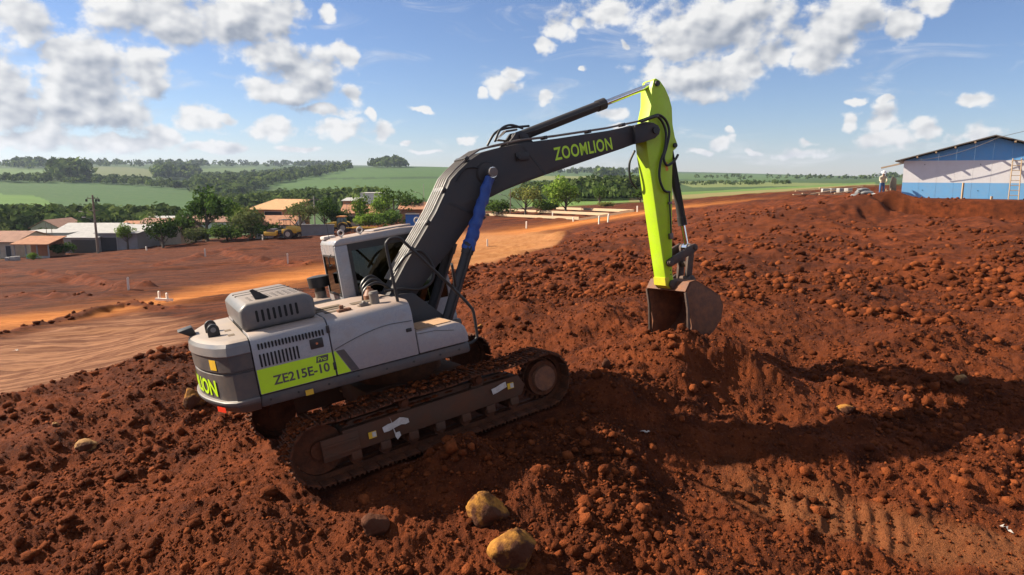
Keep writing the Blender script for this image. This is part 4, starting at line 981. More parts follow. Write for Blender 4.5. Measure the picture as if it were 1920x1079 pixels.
# --- undercarriage
uc_rot = (0, 0, SWING)
def upart(mb, name, mat, bevel=0.0, parent=None, ang=.6):
    o = mb.build(name, mat, parent or exc, bevel=bevel, ang=ang)
    if parent is None: o.rotation_euler = uc_rot
    return o
HB, TH, GO = 1.756, .85, 1.541
upart(MB().cyl((0, 0, .78), (0, 0, 1.06), .66, n=40), 'slew_ring', M['mud'])
upart(MB().bx(-.8, .8, -.62, .62, .48, .80).prism([(-.75, .5), (.75, .5), (.5, .78), (-.5, .78)], -1.05, 1.05), 'car_body', M['frame'], .03)
re_ = .345
def track_path(n_):
    """closed loop (x, z, tangent angle), starting under the idler"""
    L1 = 2 * HB; Lh = math.pi * (TH / 2 - .02); r = TH / 2 - .02; T = 2 * L1 + 2 * Lh; out = []
    for i in range(n_):
        s = T * i / n_
        if s < L1: out.append((-HB + s, .02, 0.0))
        elif s < L1 + Lh: a = (s - L1) / r; out.append((HB + r * math.sin(a), .02 + r - r * math.cos(a), a))
        elif s < 2 * L1 + Lh:
            q = s - L1 - Lh; sag = -.035 * abs(math.sin(3 * math.pi * q / L1)); out.append((HB - q, .02 + 2 * r + sag, math.pi))
        else: a = (s - 2 * L1 - Lh) / r; out.append((-HB - r * math.sin(a), .02 + r + r * math.cos(a), math.pi + a))
    return out
shoe_me = MB()
shoe_me.prism([(-.093, -.008), (.093, -.008), (.093, .012), (-.093, .012)], -.3, .3)
for x in (-.07, 0.0, .07): shoe_me.prism([(x - .012, -.008), (x + .012, -.008), (x + .006, -.034), (x - .006, -.034)], -.3, .3)
shoe_mesh = shoe_me.mesh('track_shoe', 0, smooth=False); shoe_mesh.materials.append(M['mud'])
NSH = 48
def one_track(s):
    yc = s * (GO - .3)
    tr = upart(MB().bx(-1.45, 1.30, yc - .17, yc + .17, .30, .62).prism([(-1.45, .30), (1.32, .30), (1.40, .44), (1.30, .62), (-1.45, .62)], yc + s * .17, yc + s * .20), 'track_frame', M['frame'], .015)
    MB().prism([(-1.42, .62), (1.25, .62), (1.1, .70), (-1.3, .70)], yc - .10, yc + .12).build('frame_top', M['frame'], tr, bevel=.01)
    yo = yc + s * .20
    MB().bx(-1.75, -1.25, yo - .02, yo + .02, .28, .58).bx(-1.75, -1.25, yo, yo + s * .035, .33, .37).bx(-1.75, -1.25, yo, yo + s * .035, .46, .50).build('idler_guard', M['frame'], tr, bevel=.006)
    MB().cyl((-HB, yc - .09, .44), (-HB, yc + .09, .44), .33, n=32).cyl((-HB, yc - .14, .44), (-HB, yc + .14, .44), .12, n=20).build('idler_wheel', M['mud'], tr)
    spk = MB().cyl((HB, yc - .05, .44), (HB, yc + .05, .44), .30, n=36).cyl((HB, yc - .05, .44), (HB, yc + s * .17, .44), .27, n=32).build('drive_sprocket', M['mud'], tr)
    MB().cyl((HB, yc + s * .16, .44), (HB, yc + s * .225, .44), .205, .19, n=32).build('final_drive_cover', M['bucket'], tr)
    sp_ = MB()
    for i in range(21):
        a = 2 * math.pi * i / 21; c_ = Vector((HB + .325 * math.cos(a), yc, .44 + .325 * math.sin(a)))
        sp_.box(c_, (.07, .07, .045), Matrix.Rotation(-a, 3, 'Y'))
    sp_.build('sprocket_teeth', M['mud'], tr)
    for i in range(7):
        x = -1.32 + i * .415
        MB().cyl((x, yc - .17, .20), (x, yc + .17, .20), .085, n=18).cyl((x, yc - .20, .20), (x, yc + .20, .20), .045, n=12).build('track_roller', M['mud'], tr)
        MB().bx(x - .07, x + .07, yo - .03, yo + .012, .20, .31).build('roller_bracket', M['frame'], tr, bevel=.006)
    for x in (-.55, .62):
        MB().cyl((x, yc - .02, .735), (x, yc + s * .20, .735), .075, n=18).cyl((x, yc + s * .20, .735), (x, yc + s * .235, .735), .05, n=14).build('carrier_roller', M['mud'], tr)
        MB().bx(x - .10, x + .10, yc - .05, yc + s * .16, .62, .665).build('roller_mount', M['frame'], tr, bevel=.006)
    ch = MB()
    P_ = track_path(NSH * 2)
    lp = [(x + .055 * math.sin(a) * -1, z + .055 * math.cos(a)) for x, z, a in P_]
    for y in (yc - .09, yc + .05):
        ch.prism([(x, z) for x, z in lp] , y, y + .04) if False else None
        rings = [[(x, y, z), (x, y + .045, z), (x - .075 * -math.sin(a) * -1, y + .045, z + .075 * math.cos(a)), (x - .075 * -math.sin(a) * -1, y, z + .075 * math.cos(a))] for (x, z, a) in P_]
        ch.loft(rings + [rings[0]], cap=False)
    ch.build('track_chain', M['mud'], tr, smooth=False)
    for (x, z, a) in track_path(NSH):
        o = link('track_shoe', shoe_mesh, tr)
        o.location = (x, yc, z); o.rotation_euler = (0, -a, 0)
    return tr
trk_r = one_track(-1)
trk_l = one_track(1)
yo = -(GO - .3) - .2225
def uplate(name, poly, mat, off=0.0):
    mb = MB(); mb.add([(x, yo - off, z) for x, z in poly], [tuple(range(len(poly)))]); return mb.build(name, mat, trk_r, smooth=False)
for x, z in ((-1.12, .45), (1.08, .50)):
    uplate('tie_down_sticker', [(x, z - .045), (x + .11, z - .045), (x + .11, z + .045), (x, z + .045)], M['yellow']); uplate('tie_down_sticker', [(x + .05, z - .035), (x + .105, z - .035), (x + .105, z + .035), (x + .05, z + .035)], M['white'], .002)
def scrap(pts, name='torn_white_tape'):
    mb = MB(); g = np.random.default_rng(len(pts)); top_ = []; bot_ = []
    for i, (x, z, w) in enumerate(pts):
        top_.append((x, yo - .006 - .012 * math.sin(i * 1.7) ** 2, z + w)); bot_.append((x + .01, yo - .006 - .014 * math.cos(i * 2.1) ** 2, z - w))
    k = len(pts); mb.add(top_ + bot_, [(i, i + k, i + 1 + k, i + 1) for i in range(k - 1)]); return mb.build(name, M['white'], trk_r)
scrap([(-.92, .47, .035), (-.84, .48, .05), (-.76, .49, .04), (-.66, .52, .05), (-.60, .50, .05), (-.54, .49, .03)])
scrap([(-.80, .60, .02), (-.785, .52, .06), (-.77, .40, .08), (-.75, .33, .05), (-.69, .35, .03)])
scrap([(.80, .50, .04), (.88, .51, .045), (.97, .53, .045), (1.05, .55, .04)])

# mud packed on the shoes, the frame and the idler
def caked(name, n_, fn_, smin, smax, seed, parent):
    g = np.random.default_rng(seed); bv, bf = ico(1); VV = []; FF = []
    for i in range(n_):
        p = fn_(g); sc = smin + (smax - smin) * g.random() ** 2; w = bv * (1 + g.normal(0, .18, (len(bv), 1))) * sc * np.array([1.3, 1.1, .6]); VV.append(w + np.array(p)); FF.append(bf + i * len(bv))
    mb = MB(); mb.add(np.concatenate(VV), [tuple(f) for f in np.concatenate(FF)]); o = mb.build(name, M['clod'], parent, smooth=False); o['kind'] = 'stuff'; return o
for s_, tr in ((-1, trk_r), (1, trk_l)):
    yc_ = s_ * (GO - .3)
    caked('caked_mud', 420, lambda g: (g.uniform(-1.75, 1.75), yc_ + g.uniform(-.27, .27), TH + .012), .008, .04, 3, tr)
    caked('caked_mud', 130, lambda g: (g.uniform(-1.4, 1.2), yc_ + s_ * g.uniform(-.05, .16), .665), .015, .05, 4, tr)
    def ring_pt(g):
        a = g.uniform(.1, 2.6); r = TH / 2 + .01; return (-HB - r * math.sin(a), yc_ + g.uniform(-.28, .28), .02 + (TH / 2 - .02) + r * math.cos(a))
    caked('caked_mud', 160, ring_pt, .012, .045, 5, tr)
# ------------------------------------------------------------------ rocks turned up by the bucket
def rock_mat(name, col, dirt):
    m, nt, b = new_mat(name)
    t = N(nt, 'ShaderNodeTexCoord')
    a = N(nt, 'ShaderNodeTexNoise'); a.inputs['Scale'].default_value = 8; a.inputs['Detail'].default_value = 10; a.inputs['Roughness'].default_value = .7
    c = N(nt, 'ShaderNodeTexNoise'); c.inputs['Scale'].default_value = 2.6; c.inputs['Detail'].default_value = 7; c.inputs['Roughness'].default_value = .65
    for q in (a, c): nt.links.new(t.outputs['Object'], q.inputs['Vector'])
    r = N(nt, 'ShaderNodeValToRGB'); e = r.color_ramp.elements
    e[0].position = .3; e[0].color = c4([x * .55 for x in col]); e[1].position = .7; e[1].color = c4([min(1, x * 1.3) for x in col])
    nt.links.new(a.outputs['Fac'], r.inputs[0])
    mp = N(nt, 'ShaderNodeMapRange'); mp.inputs['From Min'].default_value = .62 - dirt * .25; mp.inputs['From Max'].default_value = .70 - dirt * .22
    nt.links.new(c.outputs['Fac'], mp.inputs[0])
    mx = N(nt, 'ShaderNodeMix', data_type='RGBA'); mx.inputs['B'].default_value = (.085, .030, .014, 1)
    nt.links.new(mp.outputs[0], mx.inputs['Factor']); nt.links.new(r.outputs[0], mx.inputs['A']); nt.links.new(mx.outputs['Result'], b.inputs['Base Color'])
    b.inputs['Roughness'].default_value = .85; b.inputs['Specular IOR Level'].default_value = .2
    bp = N(nt, 'ShaderNodeBump'); bp.inputs['Strength'].default_value = .9; bp.inputs['Distance'].default_value = .05
    nt.links.new(a.outputs['Fac'], bp.inputs['Height']); nt.links.new(bp.outputs[0], b.inputs['Normal'])
    return m
M['ochre'] = rock_mat('ochre_rock', (.42, .185, .032), .74)
M['pale'] = rock_mat('pale_ochre_rock', (.40, .21, .075), .6)
M['brownrock'] = rock_mat('brown_rock', (.11, .036, .016), .85)
def rock(u, v, w, h, mat, seed, label, depth=None, sink=.33, ang=0.0):
    g = np.random.default_rng(seed)
    p = on_ground(u, v, 9)
    bv, bf = ico(4)
    planes = g.normal(0, 1, (15, 3)); planes /= np.linalg.norm(planes, axis=1)[:, None]
    d = np.ones(len(bv)) * 1.25
    for q in planes:
        dp = bv @ q; lim = g.uniform(.74, 1.0)
        d = np.where(dp > 0, np.minimum(d, lim / np.maximum(dp, 1e-3)), d)
    d = np.minimum(d, 1.1)
    for k in range(5): d += (.030 / (1 + k * .35)) * np.sin(bv @ g.normal(0, 3 + 3.2 * k, 3) + g.uniform(0, 6))
    w3 = bv * d[:, None] * np.array([w / 2, (depth or w * .8) / 2, h / 2])
    mb = MB(); mb.add(w3, [tuple(f) for f in bf])
    mb.xform(Matrix.Rotation(ang, 4, 'Z') @ Matrix.Rotation(g.uniform(-.25, .25), 4, 'Y'))
    o = mb.build('rock', mat, None, ang=1.5)
    o.location = (p[0], p[1], p[2] + h * (.5 - sink))
    return tag(o, label, 'rock')
rock(910, 974, .55, .41, M['ochre'], 11, 'angular ochre boulder with a dark soil crust, at the foot of the small soil heap')
rock(962, 1048, .55, .41, M['ochre'], 12, 'rounded ochre boulder with glossy wet spots and a dark hollow at one end', ang=.4)
rock(364, 764, .40, .48, M['ochre'], 14, 'upright ochre boulder lying just behind the counterweight of the excavator', sink=.2)
rock(163, 840, .36, .22, M['pale'], 15, 'flat pale ochre stone half buried in the dark bank of loose soil')
rock(105, 801, .11, .10, M['pale'], 16, 'small pale stone beside the flat half buried stone')
rock(1581, 772, .30, .17, M['ochre'], 17, 'flat bright yellow stone lying between the two long shadows')
rock(1803, 717, .24, .19, M['pale'], 18, 'orange lump of stone beyond the shadow of the arm')
rock(703, 998, .32, .30, M['brownrock'], 19, 'dark brown squarish stone below the rear of the tracks')
rock(1136, 690, .17, .22, M['brownrock'], 20, 'brown stone with a pale chip in front of the drive sprocket')
rock(900, 618, .16, .14, M['ochre'], 22, 'small yellow stone seen through the loop of the handrail')

# ------------------------------------------------------------------ trees
def leaf_mat(name, col, col2, patch=0):
    m = bpy.data.materials.new(name); m.use_nodes = True; nt = m.node_tree; nt.nodes.clear()
    ge_ = N(nt, 'ShaderNodeNewGeometry'); oi = N(nt, 'ShaderNodeObjectInfo')
    mx = N(nt, 'ShaderNodeMix', data_type='RGBA'); mx.inputs['A'].default_value = c4(col); mx.inputs['B'].default_value = c4(col2)
    nt.links.new(ge_.outputs['Random Per Island'], mx.inputs['Factor'])
    hs = N(nt, 'ShaderNodeHueSaturation'); nt.links.new(mx.outputs['Result'], hs.inputs['Color'])
    nt.links.new(math_node(nt, 'ADD', .75, math_node(nt, 'MULTIPLY', oi.outputs['Random'], .5)), hs.inputs['Value'])
    if patch:                    # neighbouring trees differ in tone
        pn = N(nt, 'ShaderNodeTexNoise'); pn.inputs['Scale'].default_value = patch; pn.inputs['Detail'].default_value = 3; nt.links.new(ge_.outputs['Position'], pn.inputs['Vector'])
        nt.links.new(math_node(nt, 'ADD', -.1, math_node(nt, 'MULTIPLY', pn.outputs['Fac'], 2.2)), hs.inputs['Value'])
    d = N(nt, 'ShaderNodeBsdfDiffuse'); t = N(nt, 'ShaderNodeBsdfTranslucent')
    nt.links.new(hs.outputs[0], d.inputs[0]); nt.links.new(hs.outputs[0], t.inputs[0])
    ms = N(nt, 'ShaderNodeMixShader'); ms.inputs[0].default_value = .28
    o = N(nt, 'ShaderNodeOutputMaterial')
    nt.links.new(d.outputs[0], ms.inputs[1]); nt.links.new(t.outputs[0], ms.inputs[2]); nt.links.new(ms.outputs[0], o.inputs[0])
    return m
LEAF = {'dark': leaf_mat('dark_leaves', (.030, .065, .014), (.085, .14, .030)), 'mid': leaf_mat('mid_green_leaves', (.055, .105, .020), (.14, .21, .045)),
        'bright': leaf_mat('bright_leaves', (.10, .18, .025), (.24, .33, .06)), 'yellow': leaf_mat('yellowish_leaves', (.12, .15, .035), (.30, .29, .08)), 'olive': leaf_mat('olive_leaves', (.075, .105, .035), (.17, .19, .07))}
BARK = paint('bark', (.11, .085, .065), .9, scale=5, var=.3, bump=.5)
def crown_mesh(name, seed, nclump, nleaf, leaf, flat=.75, hollow=.35, spread=1.0):
    g = np.random.default_rng(seed); cs = []
    for i in range(nclump):
        d = g.normal(0, 1, 3); d /= np.linalg.norm(d); d[2] = d[2] if d[2] > -.45 else -d[2] * .4
        cs.append((d * g.uniform(hollow, .78) * np.array([spread, spread, flat]), g.uniform(.20, .40)))
    V_ = []; F_ = []
    for i in range(nleaf):
        c, r = cs[g.integers(nclump)]
        d = g.normal(0, 1, 3); d /= np.linalg.norm(d)
        p = c + d * r * g.uniform(.55, 1.08) ** .6
        nrm = d + g.normal(0, .55, 3); nrm /= np.linalg.norm(nrm)
        t = np.cross(nrm, g.normal(0, 1, 3)); t /= np.linalg.norm(t); b2 = np.cross(nrm, t)
        s = leaf * g.uniform(.6, 1.4)
        k = len(V_); V_ += [p + t * s, p + b2 * s * .62, p - t * s, p - b2 * s * .62]; F_.append((k, k + 1, k + 2, k + 3))
    m_ = bpy.data.meshes.new(name); m_.from_pydata([tuple(x) for x in V_], [], F_); return m_
CR = {'round': [crown_mesh('round_crown', 1, 26, 1900, .060), crown_mesh('round_crown', 2, 24, 1900, .060)], 'open': [crown_mesh('open_crown', 3, 17, 1000, .055, .8, .5), crown_mesh('open_crown', 4, 15, 900, .055, .85, .5)],
      'bush': [crown_mesh('bush_crown', 5, 22, 1700, .060, .62, .2), crown_mesh('bush_crown', 6, 26, 1700, .060, .6, .25)], 'tall': [crown_mesh('tall_crown', 7, 20, 1100, .065, 1.0, .3, .62)]}
_cm = {}
def crown_for(kind, var, leafm):
    k = (kind, var % len(CR[kind]), leafm)
    if k not in _cm:
        m_ = CR[kind][k[1]].copy(); m_.materials.append(LEAF[leafm]); _cm[k] = m_
    return _cm[k]
def place(u, dep):
    """ground point in the direction of photo column u at a depth"""
    x = (u - IW / 2) / FPX * dep * 1.0; y = dep
    return x, y, gz(x, y)
TREE_N = 0
def tree(name, u, dep, h, w, kind, leafm, label, group, trunk=.3, lift=None):
    global TREE_N
    TREE_N += 1
    x, y, z = place(u, dep)
    w *= 1.28; h *= 1.06; trunk *= .75
    t = empty(name, (x, y, z), random.uniform(0, 6.28))
    ch = h * (1 - trunk) ; cz_ = h * trunk + ch * .5 if kind != 'bush' else h * .45
    flat = {'round': .75, 'open': .8, 'bush': .62, 'tall': 1.0}[kind]
    c = link('crown', crown_for(kind, TREE_N, leafm), t); c.location = (0, 0, cz_)
    spread = .66 if kind == 'tall' else 1.0
    c.scale = (w / 2 / spread * .95, w / 2 / spread * .95, (ch * .56) / flat if kind != 'bush' else h * .56 / flat)
    g = random.Random(TREE_N); mb = MB()
    r0 = .035 * h ** .9 + .04
    mb.tube([(0, 0, -.3), (g.uniform(-.1, .1), g.uniform(-.1, .1), h * trunk * .7), (g.uniform(-.2, .2), g.uniform(-.2, .2), h * .55), (0, 0, h * .8)], [r0 * 1.25, r0, r0 * .6, r0 * .2], 7)
    for k in range(6):
        a = k * 1.05 + g.uniform(-.3, .3); l = w * g.uniform(.22, .36); z0 = h * (trunk * .75 + .04 * k)
        mb.tube([(0, 0, z0), (l * .5 * math.cos(a), l * .5 * math.sin(a), z0 + l * .45), (l * math.cos(a), l * math.sin(a), z0 + l * 1.0)], [r0 * .55, r0 * .35, r0 * .12], 5)
    mb.build('trunk', BARK, t)
    return tag(t, label, 'tree' if kind != 'bush' else 'shrub', group)
VG = 'trees and shrubs along the village street'
tree('broadleaf_tree', 388, 117, 8.4, 8.0, 'round', 'dark', 'tallest dark broadleaf tree between the garages and the brick house', VG, .25)
tree('broadleaf_tree', 303, 109, 4.6, 5.6, 'round', 'dark', 'dense globe shaped dark tree at the end of the garage wall', VG, .18)
tree('street_tree', 237, 111, 3.9, 2.9, 'round', 'bright', 'small umbrella shaped street tree in front of the grey garage wall', VG, .5)
tree('shrub', 425, 112, 3.3, 6.4, 'bush', 'mid', 'wide green shrub below the tallest tree, by the earthworks', VG)
tree('shrub', 472, 114, 4.9, 6.6, 'bush', 'olive', 'tall olive green shrub in front of the brick house', VG)
tree('shrub', 366, 112, 3.0, 4.4, 'bush', 'olive', 'low shrub between the globe shaped tree and the wide green shrub', VG)
tree('broadleaf_tree', 436, 140, 6.0, 5.0, 'round', 'dark', 'dark round tree behind the wide green shrub', VG, .2)
tree('broadleaf_tree', 562, 112, 5.8, 6.2, 'open', 'olive', 'thin leaved olive tree between the brick house and the lamp pole', VG, .35)
tree('broadleaf_tree', 610, 126, 5.6, 4.6, 'round', 'dark', 'dark compact tree right behind the tractor', VG, .2)
tree('broadleaf_tree', 676, 124, 6.2, 3.4, 'tall', 'bright', 'slim bright tree in front of the white block', VG, .2)
tree('broadleaf_tree', 738, 128, 6.4, 6.8, 'open', 'mid', 'spreading tree of layered foliage by the blue wall', VG, .3)
tree('shrub', 692, 122, 3.2, 5.2, 'bush', 'bright', 'bright leafy shrub below the layered tree, behind the disc harrow', VG)
tree('shrub', 735, 121, 2.9, 5.4, 'bush', 'mid', 'green shrub below the layered tree, next to the blue wall', VG)
tree('slender_tree', 288, 150, 6.0, 2.6, 'tall', 'olive', 'slender wispy tree behind the tiled roofs', VG, .2)
tree('broadleaf_tree', 330, 145, 4.6, 4.0, 'round', 'mid', 'small round tree behind the globe shaped tree', VG, .2)
tree('shrub', 44, 138, 3.2, 6.0, 'bush', 'bright', 'sunlit shrub behind the long grey parapet wall', VG)
tree('shrub', 202, 138, 3.9, 5.0, 'bush', 'bright', 'sunlit shrub behind the garage roof and the power pole', VG)
tree('shrub', 116, 106, 2.1, 4.0, 'bush', 'dark', 'dark shrub between the tiled porch and the garage', VG)
tree('shrub', 57, 99, 1.0, 1.6, 'bush', 'bright', 'small bright plant in front of the turquoise low wall', VG)
for u_, dp_, h_, w_, kd_, lf_, lb_ in [(270, 126, 4.4, 3.6, 'round', 'mid', 'round green tree in front of the pinkish tile roof'), (150, 140, 4.6, 5.0, 'bush', 'mid', 'green shrub rising behind the broad pale roof'), (8, 122, 4.2, 5.0, 'round', 'olive', 'olive tree behind the low house with the weathered roof'),
   (345, 120, 5.2, 4.4, 'round', 'mid', 'mid green tree beside the tallest dark tree'), (505, 113, 3.0, 4.6, 'bush', 'mid', 'green shrub in front of the low red tiled house'), (452, 128, 5.6, 4.2, 'open', 'bright', 'light green tree at the corner of the brick house'), (640, 128, 4.2, 3.6, 'bush', 'dark', 'dark shrub behind the bonnet of the tractor'), (715, 134, 6.0, 4.6, 'round', 'bright', 'bright rounded tree beside the white block'),
   (775, 140, 5.0, 5.0, 'round', 'dark', 'dark tree above the blue wall, close to the boom'), (85, 138, 3.6, 4.4, 'bush', 'dark', 'dark shrub between the parapet wall and the far gabled house')]:
    tree('shrub' if kd_ == 'bush' else 'broadleaf_tree', u_, dp_, h_, w_, kd_, lf_, lb_, VG, .2)
FG = 'trees at the far edge of the earthworks'
tree('broadleaf_tree', 985, 124, 5.2, 6.0, 'open', 'yellow', 'yellowish tree left of the bright round one, beyond the foundation strips', FG, .3)
tree('broadleaf_tree', 1060, 120, 5.6, 6.6, 'round', 'bright', 'bright green round tree beyond the foundation strips', FG, .15)
tree('shrub', 1022, 126, 2.8, 5.4, 'bush', 'mid', 'grey green shrub between the yellowish and the bright round tree', FG)
tree('shrub', 935, 128, 2.6, 6.4, 'bush', 'mid', 'clipped hedge like shrub beside the lamp pole seen under the boom', FG)
tree('broadleaf_tree', 1123, 150, 4.0, 3.0, 'round', 'mid', 'small tree to the side of the bright round tree', FG, .2)
tree('shrub', 1199, 140, 2.9, 2.6, 'tall', 'mid', 'thin young tree standing in the grass close behind the arm', FG, .15)
tree('shrub', 1135, 132, 1.3, 3.0, 'bush', 'yellow', 'low yellow green bush in the grass strip', FG)

# ------------------------------------------------------------------ far woods: thousands of trees read as dark masses
WOODS = [([(-300,470),(-300,425),(0,418),(40,412),(100,416),(180,412),(260,426),(330,436),(430,440),(430,452),(100,462)], .95, 8),
 ([(-200,337),(0,336),(240,339),(320,348),(450,350),(450,363),(300,353),(180,345),(-200,343)], .95, 8),
 ([(98,332),(160,334),(165,341),(98,341)], 1.6, 22), ([(292,322),(372,324),(370,337),(300,338)], 1.3, 20),
 ([(365,334),(460,329),(660,316),(660,320),(520,346),(440,376),(365,370)], .8, 12), ([(380,384),(480,380),(560,378),(640,386),(700,390),(700,402),(560,402),(380,412)], .95, 9),
 ([(-300,308),(240,309),(660,310),(660,315),(-300,315)], .42, 17), ([(20,312),(100,312),(100,318),(20,318)], .9, 20), ([(700,313),(760,313),(760,316),(700,316)], .8, 18),
 ([(985,362),(1060,359),(1130,360),(1215,363),(1215,370),(1200,376),(985,380)], .95, 8), ([(1120,330),(1160,330),(1160,336),(1120,336)], .9, 15),
 ([(1260,345),(1340,343),(1480,344),(1480,347),(1260,350)], .30, 3.6), ([(985,322),(1230,324),(1230,329),(985,327)], .35, 14), ([(1300,331),(1420,333),(1640,334),(1640,338),(1300,337)], .16, 7), ([(1640,332),(2600,332),(2600,337),(1640,337)], .22, 10), ([(1150,342),(1250,345),(1250,350),(1150,348)], .5, 9)]
g = np.random.default_rng(21)
nc = 90000
ra = g.uniform(RAD(-45), RAD(45), nc); rd = np.exp(g.uniform(math.log(230), math.log(3300), nc))
wx = rd * np.sin(ra); wy = rd * np.cos(ra); wz = base_z(wx, wy); wpx, wpy = to_px(wx, wy, wz)
pts = []
for poly, dens, th in WOODS:
    k = inpoly(wpx, wpy, poly) & (g.random(nc) < dens * np.clip((700 / rd), .3, 1.0))
    for i in np.nonzero(k)[0]: pts.append((wx[i], wy[i], wz[i], th))
print('woods', len(pts)); pts = [pts[i] for i in g.permutation(len(pts))[:6500]]
def forest(name, P_, lab, mat, nq, qs=.20):
    V_ = []; F_ = []
    P_ = np.array(P_); nT = len(P_)
    g2 = np.random.default_rng(5)
    hh = P_[:, 3] * g2.uniform(.6, 1.25, nT); ww = hh * g2.uniform(.7, 1.15, nT)
    d = g2.normal(0, 1, (nT, nq, 3)); d /= np.linalg.norm(d, axis=2)[..., None]; d[..., 2] = np.abs(d[..., 2]) * 1.2 - .35
    lob = 1 + .28 * np.sin(d[..., 0] * 4 + g2.uniform(0, 6, (nT, 1))) * np.cos(d[..., 1] * 5 + g2.uniform(0, 6, (nT, 1)))
    c = d * lob[..., None] * np.stack([ww / 2, ww / 2, hh * .52], 1)[:, None, :] + np.stack([P_[:, 0], P_[:, 1], P_[:, 2] + hh * .45], 1)[:, None, :]
    nrm = d + g2.normal(0, .35, d.shape); nrm /= np.linalg.norm(nrm, axis=2)[..., None]
    t = np.cross(nrm, g2.normal(0, 1, d.shape)); t /= np.linalg.norm(t, axis=2)[..., None]; b2 = np.cross(nrm, t)
    s = (ww * qs)[:, None, None] * g2.uniform(.7, 1.4, (nT, nq, 1))
    Q = np.stack([c + t * s, c + b2 * s * .8, c - t * s, c - b2 * s * .8], 2).reshape(-1, 3)
    nf = len(Q) // 4
    m_ = bpy.data.meshes.new(name); m_.vertices.add(len(Q)); m_.vertices.foreach_set('co', Q.ravel())
    m_.loops.add(len(Q)); m_.loops.foreach_set('vertex_index', np.arange(len(Q), dtype=np.int32))
    m_.polygons.add(nf); m_.polygons.foreach_set('loop_start', np.arange(0, len(Q), 4, dtype=np.int32)); m_.polygons.foreach_set('loop_total', np.full(nf, 4, np.int32))
    m_.update(calc_edges=True); m_.materials.append(mat)
    return tag(link(name, m_), lab, 'woodland', kind='stuff')
M['wood'] = leaf_mat('woodland_leaves', (.040, .070, .020), (.125, .165, .048), .035)
near_w = [p for p in pts if math.hypot(p[0], p[1]) < 620][:2300]; far_w = [p for p in pts if math.hypot(p[0], p[1]) >= 620][:5000]
forest('far_woodland', far_w, 'dark woods and hedgerows on the hills across the valley', M['wood'], 24)
forest('valley_woodland', near_w, 'dense green wood along the valley floor behind the village', M['wood'], 75, .105)

# ------------------------------------------------------------------ village
PL = lambda n_, c, **k: paint(n_, c, .9, scale=.8, var=.18, dust=.3, dustcol=(.20, .13, .09), **k)
WM = {'grey': PL('grey_plaster', (.26, .26, .27)), 'lgrey': PL('pale_grey_plaster', (.42, .41, .40)), 'white': PL('white_wall', (.72, .71, .69)), 'brick': PL('bare_brick', (.42, .20, .10)), 'cream': PL('cream_wall', (.50, .42, .32)), 'blue': PL('blue_wall', (.03, .16, .48)),
      'dark': paint('dark_opening', (.02, .02, .023), .6), 'door': paint('dark_steel_door', (.035, .037, .042), .5, var=.2), 'door2': paint('grey_green_door', (.085, .085, .075), .6), 'turq': PL('turquoise_wall', (.14, .36, .34)), 'concrete': PL('concrete', (.36, .35, .33))}
def ribbed(name, c1, c2, sc, ang=0.0):
    m, nt, b = new_mat(name)
    t = N(nt, 'ShaderNodeTexCoord'); w = N(nt, 'ShaderNodeTexWave', wave_type='BANDS', bands_direction='X'); w.inputs['Scale'].default_value = sc; w.inputs['Distortion'].default_value = .6; w.inputs['Detail'].default_value = 2
    nt.links.new(t.outputs['Object'], w.inputs['Vector'])
    a = N(nt, 'ShaderNodeTexNoise'); a.inputs['Scale'].default_value = 1.4; a.inputs['Detail'].default_value = 7; nt.links.new(t.outputs['Object'], a.inputs['Vector'])
    mx = N(nt, 'ShaderNodeMix', data_type='RGBA'); mx.inputs['A'].default_value = c4(c1); mx.inputs['B'].default_value = c4(c2); nt.links.new(a.outputs['Fac'], mx.inputs['Factor'])
    nt.links.new(mx.outputs['Result'], b.inputs['Base Color']); b.inputs['Roughness'].default_value = .85
    bp = N(nt, 'ShaderNodeBump'); bp.inputs['Strength'].default_value = .6; bp.inputs['Distance'].default_value = .05; nt.links.new(w.outputs['Fac'], bp.inputs['Height']); nt.links.new(bp.outputs[0], b.inputs['Normal'])
    return m
RM = {'tile': ribbed('terracotta_tiles', (.30, .12, .06), (.56, .27, .14), 6), 'tile2': ribbed('weathered_tiles', (.22, .11, .075), (.42, .23, .15), 6), 'fibre': ribbed('fibre_cement_sheet', (.34, .33, .31), (.56, .54, .51), 5), 'orange': ribbed('orange_roof', (.50, .26, .11), (.66, .40, .19), 5)}
HG = 'village houses below the earthworks'
